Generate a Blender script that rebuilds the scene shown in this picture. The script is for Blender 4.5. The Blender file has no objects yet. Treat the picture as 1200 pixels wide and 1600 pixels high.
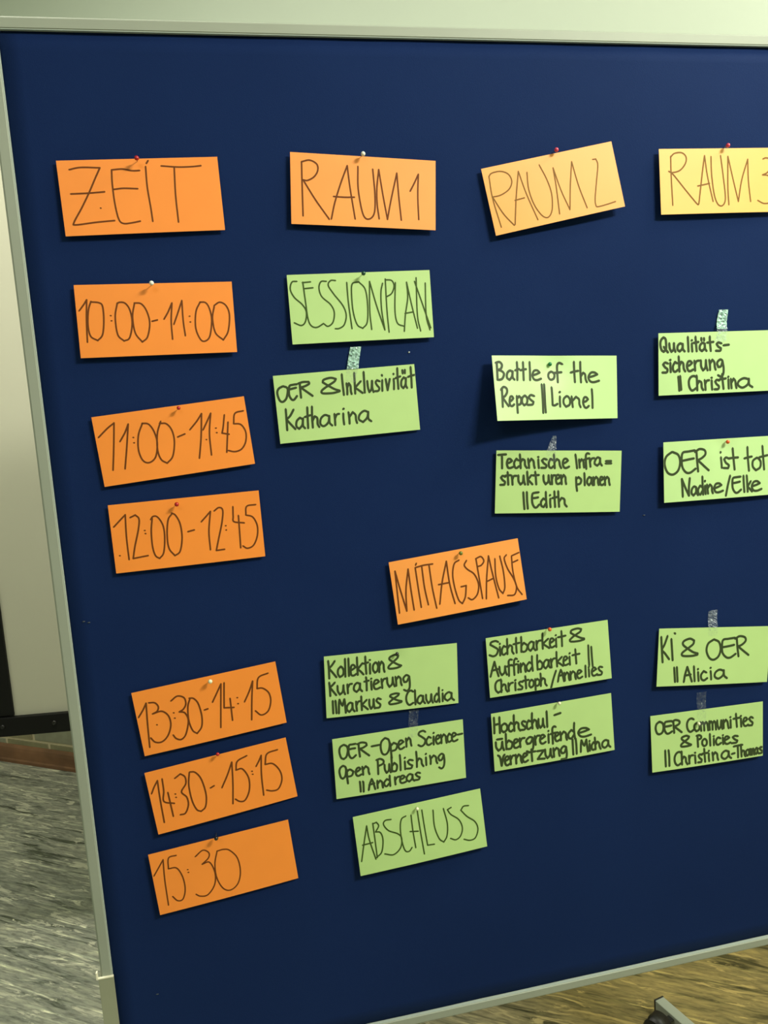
import bpy, bmesh, math, random, json
from mathutils import Vector, Matrix, Euler
PI = math.pi
FLOOR_OFF = 1.40            # the layout below is written with the lens at height 0; the floor is 1.40 m lower
scene = bpy.context.scene
C = scene.collection

# ------------------------------------------------------------------ camera, world, lights, exposure
cam_data = bpy.data.cameras.new('camera')
cam_data.sensor_fit = 'HORIZONTAL'; cam_data.sensor_width = 36.0
cam_data.lens = 1264.688 * 36.0 / 1200.0
cam = bpy.data.objects.new('camera', cam_data); C.objects.link(cam)
cam.location = (0, -1.15871, FLOOR_OFF)
cam.rotation_euler = (math.radians(82.4847), math.radians(3.92504), math.radians(-11.97265))
cam_data.clip_start = 0.02
scene.camera = cam

world = bpy.data.worlds.new('world'); scene.world = world; world.use_nodes = True
wb = world.node_tree.nodes['Background']
wb.inputs['Color'].default_value = (0.80, 0.90, 0.85, 1); wb.inputs['Strength'].default_value = 0.25

def area(name, loc, aim, sx, sy, power, color=(1, .97, .86)):
    l = bpy.data.lights.new(name, 'AREA'); l.shape = 'RECTANGLE'; l.size = sx; l.size_y = sy
    l.energy = power; l.color = color
    o = bpy.data.objects.new(name, l); C.objects.link(o); o.location = loc
    d = Vector(aim) - Vector(loc)
    o.rotation_euler = d.to_track_quat('-Z', 'Y').to_euler()
    return o
#LIGHTS
area('lamp_right', (1.75, -1.75, 2.95), (0.9, -0.2, 1.3), 0.75, 0.22, 76)
area('fill_front_left', (-0.9, -2.6, 3.05), (-0.5, -1.0, 0.6), 1.2, 0.3, 15)  # added fill light from the front left, not a known fixture
area('fill_back_right', (2.3, -0.45, 3.05), (1.5, 0.5, 1.6), 1.2, 0.3, 32)  # added light that brightens the upper right of the back wall
area('fill_back_left', (-0.85, 0.35, 3.05), (-0.85, 0.40, 0.0), 1.2, 0.3, 40)  # added light that lifts the floor and wall behind the board

scene.view_settings.view_transform = 'Standard'
scene.view_settings.look = 'None'
scene.view_settings.gamma = 1.0
scene.view_settings.use_curve_mapping = False
scene.view_settings.exposure = 0.0

# centre, turn and corner stand-off (mm) of each card, then its pen strokes in 0.1 mm on the card
CARD_DATA = r'''{"ZEIT":[[-0.0618,0.2952,0.017,4.3654,4.3397,5.2188,6.6734],[[19,[[[-877,359],[-734,383],[-494,372],[-573,233],[-666,64],[-781,-125],[-900,-304],[-880,-336],[-625,-314],[-390,-301]],[[-894,55],[-676,58],[-473,68]],[[2,325],[-96,325],[-214,349],[-351,342],[-363,166],[-361,-78],[-336,-283],[-283,-342],[-180,-339],[-66,-321]],[[-352,95],[-225,105],[-50,94]],[[84,373],[75,113],[89,-154],[94,-328]],[[124,447],[99,413]],[[284,376],[502,356],[687,357],[798,366]],[[450,357],[427,0],[425,-350]],[[-548,-135],[-543,-137]]]]]],
"R1":[[0.2371,0.2956,-0.0654,5.5576,6.2002,7.2772,7.3463],[[20,[[[-871,355],[-869,104],[-863,-361]],[[-871,355],[-760,382],[-663,336],[-650,253],[-701,166],[-791,113],[-853,116],[-689,-139],[-502,-392]],[[-472,-389],[-421,-168],[-336,91],[-240,338],[-203,34],[-138,-373]],[[-437,-84],[-284,-87],[-145,-80]],[[-90,336],[-90,40],[-40,-257],[15,-361],[95,-347],[142,-248],[146,-12],[119,310]],[[204,-357],[178,-160],[175,54],[204,310],[260,-27],[323,-358],[373,-107],[462,276],[488,-37],[523,-359]],[[654,43],[715,157],[773,278],[764,-23],[777,-340]]]]]],
"R2":[[0.5187,0.2961,0.1761,5.791,9.2541,13.6445,8.5302],[[17,[[[-935,351],[-953,44],[-920,-375]],[[-935,351],[-884,386],[-752,387],[-645,328],[-614,222],[-677,122],[-816,65],[-949,61],[-843,-201],[-723,-390]],[[-708,-382],[-607,-26],[-485,335],[-440,7],[-354,-387]],[[-630,-51],[-482,-45]],[[-360,295],[-390,65],[-359,-167],[-276,-343],[-187,-384],[-106,-287],[-62,-69],[-87,140],[-152,361]],[[-9,-376],[30,4],[46,280],[92,-54],[162,-347],[248,-17],[348,311],[374,-42],[431,-375]],[[676,279],[727,276],[737,186],[665,-31],[585,-269],[574,-370],[599,-394],[730,-391],[890,-377]]]]]],
"R3":[[0.792,0.3033,0.0042,6.8232,7.0259,6.4441,8.597],[[20,[[[-835,368],[-838,71],[-829,-342]],[[-839,353],[-772,408],[-648,416],[-579,350],[-601,252],[-693,161],[-818,132],[-874,151],[-802,101],[-614,-117],[-423,-331],[-396,-332]],[[-392,-332],[-352,-91],[-308,172],[-270,370],[-230,63],[-149,-301]],[[-402,-71],[-200,-36]],[[-162,357],[-160,93],[-128,-188],[-77,-331],[-14,-371],[43,-333],[64,-223],[34,90],[1,368]],[[121,-355],[112,-99],[126,355],[207,9],[287,-310],[354,7],[465,310],[469,5],[502,-314]],[[730,312],[786,327],[870,298],[878,204],[803,111],[718,77],[821,63],[905,-17],[932,-176],[865,-319],[742,-348],[629,-301]]]]]],
"10":[[-0.0591,0.1354,-0.0136,4.8759,3.5471,6.3366,6.8564],[[19,[[[-987,141],[-923,219],[-880,281],[-906,19],[-921,-269]],[[-828,259],[-870,144],[-893,-45],[-873,-193],[-788,-253],[-720,-177],[-687,12],[-687,192],[-729,239],[-828,252]],[[-598,67],[-590,66]],[[-594,-1],[-586,-1]],[[-496,229],[-538,50],[-527,-183],[-453,-271],[-378,-231],[-328,-41],[-342,129],[-395,222],[-465,238],[-501,218]],[[-278,216],[-316,44],[-300,-170],[-219,-294],[-146,-228],[-102,-48],[-128,112],[-191,210],[-278,223]],[[-69,-24],[1,-9]],[[89,-1],[150,94],[209,210],[180,-35],[178,-271]],[[212,-73],[273,69],[342,238],[338,-19],[350,-230]],[[423,28],[431,28]],[[426,-49],[434,-50]],[[581,211],[516,83],[496,-131],[545,-284],[606,-312],[676,-245],[717,-30],[699,121],[654,202],[581,211]],[[766,152],[730,-9],[754,-205],[852,-305],[926,-189],[961,27],[925,154],[845,203],[767,162]]]]]],
"SES":[[0.2223,0.14,-0.0005,3.9037,3.4597,6.3805,7.8012],[[19,[[[-892,383],[-961,375],[-992,278],[-946,167],[-843,64],[-796,-37],[-819,-169],[-881,-221],[-975,-180]],[[-810,370],[-795,95],[-781,-126],[-745,-228],[-668,-258],[-567,-209]],[[-815,363],[-702,370]],[[-789,281],[-675,288]],[[-480,369],[-555,367],[-590,285],[-562,163],[-446,48],[-403,-65],[-433,-197],[-506,-250],[-565,-213]],[[-349,375],[-418,377],[-457,313],[-388,189],[-275,30],[-236,-105],[-275,-238],[-348,-286],[-406,-288]],[[-192,343],[-191,71],[-169,-299]],[[-19,345],[-113,322],[-136,179],[-133,-65],[-90,-246],[-13,-301],[57,-219],[82,15],[65,238],[-19,345]],[[114,-323],[107,-53],[136,346],[210,10],[305,-339],[280,-60],[289,185],[322,313]],[[364,-373],[357,-64],[366,371]],[[365,360],[458,346],[487,267],[444,168],[371,126]],[[509,317],[474,-68],[496,-250],[587,-299]],[[589,-372],[622,-142],[675,103],[674,316],[726,-11],[787,-336]],[[619,-120],[732,-106]],[[832,-379],[800,-150],[819,373]],[[792,323],[892,-18],[986,-340]],[[972,-369],[931,-156],[949,294]]]]]],
"INK":[[0.1926,0.0061,0.024,4.1833,2.0813,3.8498,6.5988],[[32,[[[-905,320],[-963,292],[-990,234],[-970,134],[-927,105],[-871,150],[-839,254],[-850,298],[-898,320]],[[-702,333],[-764,329],[-804,320],[-820,280],[-827,192],[-802,131],[-767,120],[-719,168]],[[-814,270],[-763,278],[-721,285]],[[-661,340],[-663,270],[-664,142]],[[-685,339],[-616,355],[-534,351],[-530,324],[-591,296],[-653,282],[-584,224],[-499,152]]]],[32,[[[-105,181],[-211,165],[-350,174],[-360,212],[-283,263],[-171,322],[-143,359],[-217,381],[-316,362],[-333,326],[-257,272],[-176,219],[-106,191]]]],[32,[[[-51,416],[-52,279],[-50,125]],[[4,284],[7,205],[0,128]],[[9,222],[38,282],[58,241],[56,171],[63,129]],[[130,421],[124,284],[116,130]],[[213,296],[158,246],[121,210],[160,183],[223,129]],[[268,423],[263,290],[256,132]],[[308,292],[310,196],[324,133],[359,177],[377,287]],[[380,288],[373,192],[385,129]],[[489,273],[452,290],[430,262],[446,218],[474,178],[456,139],[411,138]],[[529,285],[521,217],[516,134]],[[532,348],[532,358]],[[581,296],[595,137],[641,291]],[[699,288],[697,215],[690,142]],[[702,355],[703,361]],[[767,437],[759,295],[756,142]],[[724,295],[760,307],[800,316]],[[878,273],[851,298],[812,251],[804,180],[831,145],[868,196],[882,285],[872,187],[887,144]],[[841,355],[840,401]],[[873,355],[877,402]],[[966,437],[964,300],[957,143]],[[914,299],[966,313],[1015,320]]]],[32,[[[-897,-1],[-902,-138],[-908,-294]],[[-789,-17],[-848,-102],[-903,-143],[-861,-201],[-793,-289]],[[-671,-164],[-711,-137],[-761,-182],[-773,-253],[-738,-292],[-688,-242],[-670,-153],[-679,-249],[-655,-291]],[[-592,-3],[-601,-136],[-610,-293]],[[-643,-136],[-597,-124],[-562,-117]],[[-524,2],[-537,-133],[-543,-292]],[[-538,-198],[-500,-137],[-466,-167],[-469,-248],[-451,-293]],[[-293,-156],[-353,-133],[-414,-177],[-430,-251],[-383,-288],[-314,-239],[-292,-153],[-296,-246],[-264,-289]],[[-214,-132],[-215,-213],[-219,-289]],[[-213,-195],[-182,-143],[-148,-136]],[[-87,-136],[-92,-208],[-90,-291]],[[-81,-75],[-73,-69]],[[-10,-126],[-6,-207],[-10,-287]],[[-3,-193],[51,-130],[88,-173],[89,-239],[99,-289]],[[278,-151],[219,-127],[149,-174],[133,-242],[188,-284],[253,-228],[278,-147],[271,-242],[309,-283]]]]]],
"11":[[-0.0522,-0.0291,0.073,4.3829,3.8366,5.6374,4.8089],[[20,[[[-982,196],[-852,297],[-750,359],[-809,49],[-876,-268]],[[-717,101],[-633,210],[-571,318],[-641,23],[-717,-273]],[[-540,130],[-532,129]],[[-543,57],[-535,56]],[[-388,296],[-464,152],[-498,-43],[-468,-193],[-390,-239],[-292,-176],[-238,7],[-252,165],[-306,277],[-387,302]],[[-143,293],[-214,137],[-249,-81],[-225,-220],[-154,-283],[-65,-200],[-9,-5],[-17,153],[-75,250],[-163,267]],[[45,50],[147,77]],[[223,124],[333,225],[415,320],[357,8],[285,-281]],[[398,96],[472,205],[538,307],[476,35],[454,-262]],[[570,96],[579,95]],[[571,32],[580,31]],[[419,-42],[423,-43]],[[718,259],[675,96],[646,15],[739,-15]],[[751,153],[667,-256]],[[984,278],[864,257],[824,120],[920,95],[970,-15],[948,-149],[877,-242],[782,-266],[693,-237]]]]]],
"BAT":[[0.5086,0.0085,-0.0515,13.1539,1.1911,7.5743,37.6153],[[36,[[[-957,365],[-960,244],[-966,120]],[[-972,368],[-912,380],[-876,337],[-899,281],[-953,264],[-891,248],[-855,203],[-888,136],[-941,118],[-967,126]],[[-716,233],[-755,254],[-802,216],[-811,150],[-773,117],[-730,167],[-713,242],[-720,158],[-694,121]],[[-634,377],[-636,256],[-647,116]],[[-671,255],[-639,268],[-606,276]],[[-535,376],[-538,256],[-543,114]],[[-585,256],[-541,268],[-493,274]],[[-426,378],[-428,254],[-436,114]],[[-385,184],[-321,201],[-265,225],[-302,256],[-359,248],[-392,184],[-370,125],[-316,112],[-250,133]]]],[36,[[[-69,237],[-110,213],[-121,157],[-88,117],[-34,136],[-18,194],[-45,229],[-71,238]],[[118,349],[71,368],[37,330],[32,212],[27,80]],[[-24,219],[98,228]]]],[36,[[[305,381],[305,224],[308,79]],[[247,222],[304,237],[369,247]],[[408,380],[406,225],[410,76]],[[412,166],[449,218],[482,192],[489,121],[508,77]],[[543,150],[620,167],[689,193],[642,221],[579,216],[537,149],[567,89],[629,76],[716,97]]]],[36,[[[-909,-16],[-913,-150],[-919,-274]],[[-926,-26],[-878,15],[-832,-10],[-831,-67],[-870,-120],[-910,-138],[-872,-194],[-823,-265]],[[-796,-200],[-765,-182],[-736,-153],[-753,-125],[-782,-132],[-800,-198],[-793,-254],[-763,-266],[-729,-242]],[[-675,-120],[-679,-262],[-679,-364]],[[-672,-156],[-637,-122],[-606,-162],[-623,-235],[-672,-249]],[[-544,-114],[-586,-149],[-594,-216],[-564,-257],[-519,-229],[-505,-162],[-530,-122],[-545,-115]],[[-388,-123],[-443,-108],[-482,-140],[-451,-175],[-406,-208],[-425,-247],[-505,-252]]]],[36,[[[-248,48],[-249,-225],[-252,-372]],[[-206,49],[-212,-223],[-209,-366]]]],[36,[[[-85,3],[-85,-121],[-87,-259],[-52,-266],[-4,-244]],[[44,-134],[39,-200],[40,-283]],[[40,-73],[50,-66]],[[156,-129],[108,-170],[102,-236],[139,-288],[201,-257],[212,-186],[181,-138],[155,-130]],[[241,-136],[247,-213],[254,-293]],[[255,-199],[315,-142],[365,-181],[369,-250],[388,-297]],[[438,-223],[482,-211],[518,-181],[491,-151],[454,-157],[433,-224],[453,-291],[488,-309],[530,-282]],[[589,-31],[595,-155],[594,-311]]]]]],
"TEC":[[0.51,-0.1341,-0.0804,4.8191,3.4169,5.5228,4.9419],[[36,[[[-997,407],[-933,413],[-874,416]],[[-940,412],[-934,348],[-929,208]],[[-851,281],[-810,295],[-775,319],[-804,347],[-840,340],[-855,279],[-835,219],[-798,212],[-756,228]],[[-673,325],[-706,350],[-740,291],[-728,229],[-701,210],[-660,238]],[[-653,415],[-644,350],[-633,209]],[[-637,296],[-607,345],[-572,323],[-564,253],[-534,212]],[[-518,349],[-506,278],[-498,212]],[[-502,296],[-466,350],[-430,314],[-420,252],[-408,212]],[[-353,341],[-349,279],[-340,211]],[[-356,377],[-352,377]],[[-216,337],[-261,349],[-293,323],[-263,284],[-222,252],[-232,216],[-300,213]],[[-115,327],[-154,351],[-180,294],[-176,233],[-141,210],[-105,238]],[[-103,415],[-95,347],[-82,208]],[[-89,294],[-52,345],[-15,320],[0,253],[23,209]],[[50,278],[95,294],[131,323],[104,349],[65,341],[47,279],[68,221],[105,209],[153,230]]]],[36,[[[252,414],[267,331],[285,205]],[[314,339],[323,277],[330,215]],[[323,289],[355,342],[387,310],[394,258],[402,218]],[[482,426],[450,434],[427,405],[427,339],[439,196]],[[391,332],[475,358]],[[489,359],[498,295],[508,230]],[[500,308],[524,350],[565,360]],[[668,351],[625,371],[584,326],[577,273],[621,244],[659,286],[665,357],[672,283],[698,247]]]],[36,[[[763,314],[852,315]],[[760,278],[855,279]]]],[36,[[[-875,79],[-917,93],[-943,67],[-915,30],[-879,1],[-888,-40],[-950,-42]],[[-840,149],[-835,91],[-825,-39]],[[-879,94],[-838,100],[-793,103]],[[-772,95],[-763,29],[-757,-39]],[[-760,41],[-742,87],[-699,93]],[[-668,98],[-662,12],[-629,-38],[-592,3],[-584,96]],[[-584,94],[-574,14],[-557,-38]],[[-527,155],[-523,94],[-509,-40]],[[-460,101],[-490,62],[-517,31],[-486,9],[-439,-36]],[[-399,153],[-390,97],[-376,-37]],[[-438,98],[-390,100],[-340,104]],[[-264,97],[-256,16],[-224,-37],[-183,6],[-180,96]],[[-181,98],[-169,19],[-147,-35]],[[-133,101],[-125,31],[-119,-36]],[[-121,44],[-108,92],[-72,98]],[[-56,33],[-23,51],[8,74],[-14,102],[-47,96],[-58,35],[-44,-25],[-9,-32],[23,-13]],[[23,99],[32,33],[39,-36]],[[35,48],[66,103],[96,68],[102,6],[112,-35]]]],[36,[[[273,66],[281,-55],[295,-142]],[[274,38],[313,68],[358,29],[344,-30],[290,-45]],[[408,129],[413,66],[420,-56]],[[529,48],[492,69],[463,32],[460,-23],[492,-57],[526,-9],[528,56],[537,-15],[557,-55]],[[561,67],[573,9],[576,-54]],[[571,17],[606,71],[637,39],[642,-18],[655,-54]],[[676,8],[704,24],[727,44],[707,68],[681,63],[673,6],[685,-45],[712,-56],[745,-36]],[[748,72],[757,8],[763,-56]],[[756,19],[791,70],[821,41],[829,-14],[841,-55]]]],[36,[[[-581,-159],[-571,-281],[-557,-412]],[[-525,-155],[-518,-276],[-503,-406]]]],[36,[[[-335,-160],[-387,-166],[-429,-178],[-440,-235],[-431,-325],[-398,-385],[-361,-389],[-322,-349]],[[-430,-248],[-384,-245],[-342,-237]],[[-215,-277],[-256,-255],[-292,-305],[-285,-366],[-247,-385],[-213,-331]],[[-218,-156],[-213,-253],[-197,-390]],[[-143,-260],[-143,-321],[-135,-387]],[[-152,-210],[-147,-204]],[[-79,-148],[-73,-252],[-61,-386]],[[-112,-252],[-69,-241],[-30,-234]],[[-16,-146],[-9,-247],[5,-384]],[[3,-304],[41,-249],[88,-272],[97,-342],[130,-382]]]]]],
"QUA":[[0.7831,0.0306,-0.0226,6.3794,3.4904,4.9966,6.4149],[[45,[[[-940,410],[-981,371],[-994,306],[-974,222],[-936,193],[-897,239],[-897,334],[-908,388],[-940,409]],[[-935,265],[-897,217],[-866,183]],[[-842,316],[-833,240],[-805,189],[-768,226],[-760,315]],[[-764,315],[-756,237],[-738,188]],[[-611,292],[-654,311],[-696,275],[-700,219],[-662,190],[-620,233],[-610,301],[-607,223],[-578,189]],[[-522,405],[-517,310],[-511,186]],[[-453,305],[-451,249],[-445,184]],[[-457,350],[-451,353]],[[-389,405],[-381,309],[-370,185]],[[-424,311],[-381,318],[-339,325]],[[-228,290],[-267,309],[-309,273],[-315,214],[-276,184],[-232,227],[-228,296],[-221,219],[-198,185]],[[-286,345],[-288,381]],[[-239,345],[-241,378]],[[-139,402],[-136,308],[-123,183]],[[-186,309],[-133,314],[-77,319]],[[65,292],[12,307],[-19,283],[9,245],[55,217],[43,180],[-32,181]]]],[45,[[[103,261],[196,268]]]],[45,[[[-867,11],[-914,27],[-947,-2],[-917,-43],[-875,-77],[-889,-122],[-959,-124]],[[-825,21],[-824,-46],[-819,-120]],[[-831,63],[-823,65]],[[-709,9],[-744,30],[-780,-31],[-774,-99],[-740,-119],[-694,-89]],[[-682,112],[-677,31],[-669,-117]],[[-669,-29],[-638,30],[-604,3],[-595,-74],[-571,-118]],[[-536,-40],[-489,-24],[-453,6],[-479,34],[-520,26],[-540,-40],[-519,-106],[-481,-117],[-433,-96]],[[-410,38],[-403,-38],[-399,-113]],[[-402,-22],[-375,28],[-328,39]],[[-298,40],[-293,-53],[-260,-114],[-220,-69],[-209,39]],[[-211,41],[-202,-52],[-182,-115]],[[-151,42],[-140,-34],[-138,-112]],[[-140,-17],[-97,43],[-63,4],[-54,-66],[-41,-110]],[[81,28],[38,43],[-13,-7],[6,-72],[53,-62],[83,12],[102,-95],[92,-186],[54,-222],[3,-200]]]],[45,[[[-690,-198],[-683,-261],[-673,-410]],[[-658,-190],[-654,-253],[-641,-399]]]],[45,[[[-386,-209],[-427,-196],[-478,-215],[-509,-276],[-497,-369],[-452,-419],[-379,-383]],[[-373,-193],[-368,-271],[-363,-418]],[[-364,-331],[-333,-276],[-294,-300],[-285,-377],[-262,-417]],[[-233,-268],[-224,-342],[-220,-417]],[[-224,-328],[-198,-280],[-157,-271]],[[-111,-275],[-110,-343],[-103,-417]],[[-115,-234],[-110,-234]],[[22,-283],[-21,-270],[-49,-297],[-24,-337],[16,-373],[3,-413],[-60,-416]],[[74,-185],[80,-268],[97,-413]],[[28,-264],[85,-261],[137,-254]],[[185,-271],[187,-339],[191,-412]],[[180,-232],[185,-229]],[[229,-265],[234,-338],[241,-409]],[[238,-324],[277,-263],[307,-299],[317,-365],[328,-410]],[[549,-282],[460,-263],[370,-306],[359,-369],[440,-409],[534,-358],[553,-276],[559,-365],[616,-407]]]]]],
"TOT":[[0.7866,-0.137,-0.0215,7.3647,4.0252,6.9434,9.1381],[[44,[[[-879,316],[-979,248],[-1010,132],[-961,0],[-869,-39],[-776,20],[-738,149],[-771,264],[-867,315]],[[-477,319],[-595,307],[-689,293],[-712,197],[-700,67],[-641,-17],[-566,-28],[-469,29]],[[-695,168],[-592,182],[-499,193]],[[-450,303],[-440,154],[-425,-16]],[[-473,292],[-394,334],[-303,311],[-292,245],[-357,190],[-429,161],[-345,86],[-238,-10]]]],[44,[[[-9,181],[-5,102],[-1,15]],[[-12,256],[-8,263]],[[138,149],[82,173],[47,145],[75,90],[126,46],[111,1],[31,9]],[[206,311],[214,147],[229,-27]],[[136,157],[215,161],[294,162]]]],[44,[[[468,317],[474,137],[491,-63]],[[410,139],[477,152],[544,161]],[[633,136],[566,88],[563,-2],[619,-64],[694,-22],[709,64],[666,126],[631,136]],[[744,319],[756,136],[771,-60]],[[681,140],[758,153],[834,165]]]],[44,[[[-702,-400],[-707,-258],[-714,-120],[-657,-257],[-595,-389],[-592,-258],[-575,-116]],[[-464,-269],[-501,-251],[-540,-291],[-547,-357],[-513,-393],[-469,-341],[-466,-266],[-458,-349],[-436,-391]],[[-355,-272],[-394,-245],[-431,-304],[-426,-364],[-393,-388],[-356,-332]],[[-352,-104],[-350,-244],[-343,-389]],[[-307,-251],[-306,-312],[-300,-383]],[[-309,-184],[-307,-175]],[[-271,-238],[-264,-310],[-257,-380]],[[-260,-296],[-220,-239],[-188,-274],[-185,-336],[-171,-379]],[[-139,-305],[-72,-285],[-15,-260],[-55,-231],[-115,-239],[-145,-302],[-120,-363],[-62,-372],[11,-352]]]],[44,[[[146,-122],[102,-271],[63,-435]]]],[44,[[[335,-149],[259,-153],[199,-164],[184,-226],[190,-325],[230,-393],[277,-401],[340,-358]],[[191,-244],[258,-238],[320,-228]],[[388,-139],[391,-247],[400,-398]],[[448,-138],[454,-243],[461,-398]],[[521,-235],[484,-285],[460,-320],[490,-345],[540,-400]],[[545,-317],[621,-300],[687,-276],[637,-241],[576,-251],[538,-316],[567,-383],[633,-395],[717,-372]]]]]],
"12":[[-0.0467,-0.1558,0.0117,4.3992,4.5901,4.8221,5.4061],[[20,[[[-982,170],[-883,260],[-813,322],[-832,11],[-833,-301]],[[-753,277],[-681,305],[-638,244],[-664,98],[-735,-127],[-777,-293],[-576,-275]],[[-585,78],[-577,78]],[[-580,35],[-572,34]],[[-463,239],[-495,58],[-502,-155],[-477,-287],[-425,-332],[-363,-257],[-326,-47],[-331,124],[-389,244],[-447,261],[-485,222]],[[-195,269],[-254,190],[-289,-9],[-286,-202],[-217,-318],[-140,-263],[-93,-74],[-99,120],[-147,243],[-194,280]],[[-6,-2],[83,13]],[[190,116],[266,187],[330,249],[280,-31],[274,-291]],[[382,250],[452,290],[500,248],[472,78],[401,-153],[353,-311],[468,-307]],[[514,25],[523,24]],[[515,-36],[523,-37]],[[645,282],[635,147],[638,70],[778,37]],[[709,149],[694,-312]],[[964,279],[836,266],[813,145],[905,106],[956,-20],[941,-172],[876,-296],[788,-330],[728,-290]],[[-952,-233],[-945,-234]]]]]],
"MIT":[[0.341,-0.2702,0.0729,5.4613,1.4974,9.5493,8.9992],[[22,[[[-976,-307],[-965,-20],[-950,328],[-912,35],[-862,-296],[-827,19],[-749,322],[-752,6],[-749,-300]],[[-638,319],[-638,28],[-635,-281]],[[-611,385],[-626,360]],[[-536,333],[-542,10],[-522,-263]],[[-637,325],[-498,336],[-366,330]],[[-423,323],[-424,-12],[-403,-339]],[[-346,-289],[-264,23],[-149,332],[-149,-19],[-112,-322]],[[-322,6],[-151,7]],[[49,313],[-32,273],[-81,120],[-81,-75],[-49,-275],[1,-345],[62,-253],[102,-87],[21,-90]],[[164,286],[120,224],[159,152],[254,59],[298,-101],[257,-246],[167,-315],[106,-278]],[[327,-330],[322,-63],[316,286]],[[312,287],[398,304],[435,232],[387,176],[329,164]],[[385,-345],[438,-40],[519,293],[540,28],[582,-367]],[[430,-87],[540,-59]],[[614,232],[587,-24],[608,-224],[659,-314],[705,-220],[718,17],[697,257]],[[805,257],[762,206],[791,48],[863,-118],[890,-254],[841,-365],[730,-359]],[[882,217],[870,-11],[895,-255],[961,-387]],[[884,227],[1009,257]],[[895,127],[973,146]]]]]],
"KOL":[[0.2292,-0.411,-0.0331,5.9843,2.6601,2.9773,4.588],[[33,[[[-965,402],[-959,298],[-959,134]],[[-867,391],[-914,328],[-959,288],[-916,233],[-853,143]],[[-782,297],[-821,256],[-826,188],[-799,138],[-752,169],[-741,238],[-767,289],[-782,298]],[[-713,408],[-714,296],[-717,136]],[[-662,409],[-662,297],[-663,142]],[[-636,219],[-596,240],[-560,264],[-586,301],[-619,294],[-635,223],[-627,154],[-593,139],[-549,162]],[[-532,412],[-532,305],[-530,144]],[[-453,314],[-498,264],[-528,223],[-492,200],[-443,141]],[[-406,412],[-405,306],[-399,146]],[[-438,304],[-404,312],[-365,318]],[[-338,293],[-341,225],[-341,143]],[[-341,352],[-336,352]],[[-257,307],[-291,265],[-295,197],[-268,148],[-230,176],[-215,246],[-239,298],[-254,305]],[[-204,310],[-197,227],[-201,151]],[[-195,245],[-161,309],[-132,265],[-130,193],[-120,146]]]],[33,[[[136,207],[63,186],[-45,187],[-54,221],[4,272],[84,332],[101,370],[49,389],[-25,363],[-36,327],[18,283],[87,238],[140,216]]]],[33,[[[-963,69],[-958,-1],[-955,-137]],[[-880,62],[-919,23],[-958,-3],[-921,-55],[-867,-132]],[[-842,8],[-839,-74],[-810,-130],[-767,-89],[-751,6]],[[-753,4],[-750,-76],[-733,-133]],[[-692,13],[-690,-53],[-689,-123]],[[-686,-39],[-660,9],[-624,16]],[[-503,1],[-546,21],[-588,-18],[-596,-81],[-557,-118],[-513,-70],[-500,7],[-502,-75],[-474,-115]],[[-407,94],[-401,29],[-403,-110]],[[-436,27],[-401,33],[-368,37]],[[-330,24],[-332,-38],[-327,-107]],[[-331,61],[-326,64]],[[-296,-34],[-249,-19],[-212,4],[-237,34],[-273,26],[-295,-32],[-281,-95],[-243,-105],[-196,-87]],[[-173,41],[-167,-32],[-164,-101]],[[-166,-15],[-137,34],[-93,40]],[[-86,49],[-82,-36],[-53,-95],[-10,-51],[2,43]],[[1,46],[8,-39],[28,-95]],[[44,51],[52,-15],[53,-89]],[[50,-1],[90,52],[122,17],[126,-49],[138,-90]],[[253,42],[210,59],[165,11],[179,-46],[219,-39],[258,32],[264,-69],[255,-151],[216,-187],[171,-166]]]],[33,[[[-922,-218],[-923,-283],[-922,-410]],[[-882,-218],[-878,-287],[-873,-413]]]],[33,[[[-837,-420],[-831,-275],[-821,-210],[-796,-278],[-779,-306],[-748,-210],[-740,-279],[-733,-420]],[[-626,-293],[-664,-273],[-707,-315],[-715,-375],[-680,-415],[-637,-364],[-628,-286],[-626,-373],[-600,-414]],[[-572,-266],[-570,-338],[-564,-410]],[[-565,-323],[-543,-275],[-509,-264]],[[-491,-195],[-491,-263],[-489,-407]],[[-411,-257],[-457,-300],[-490,-333],[-452,-353],[-398,-405]],[[-371,-258],[-371,-342],[-349,-403],[-315,-357],[-305,-260]],[[-302,-257],[-302,-343],[-291,-402]],[[-194,-271],[-236,-251],[-262,-283],[-238,-320],[-205,-352],[-221,-396],[-278,-398]]]],[33,[[[126,-350],[47,-365],[-53,-366],[-67,-336],[-5,-289],[73,-244],[88,-217],[37,-207],[-37,-221],[-49,-246],[8,-287],[71,-320],[125,-337]]]],[33,[[[308,-210],[276,-189],[233,-210],[201,-281],[207,-364],[246,-412],[307,-386]],[[339,-191],[340,-281],[341,-414]],[[466,-306],[424,-284],[383,-321],[375,-381],[413,-413],[452,-370],[465,-295],[468,-375],[492,-413]],[[512,-283],[514,-358],[544,-418],[581,-379],[595,-283]],[[597,-285],[599,-366],[617,-419]],[[712,-313],[682,-284],[647,-334],[648,-397],[680,-415],[712,-366]],[[718,-193],[715,-285],[723,-420]],[[776,-291],[775,-349],[774,-416]],[[774,-243],[775,-240]],[[923,-309],[871,-284],[816,-322],[810,-381],[853,-416],[909,-374],[918,-300],[922,-381],[956,-419]]]]]],
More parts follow.
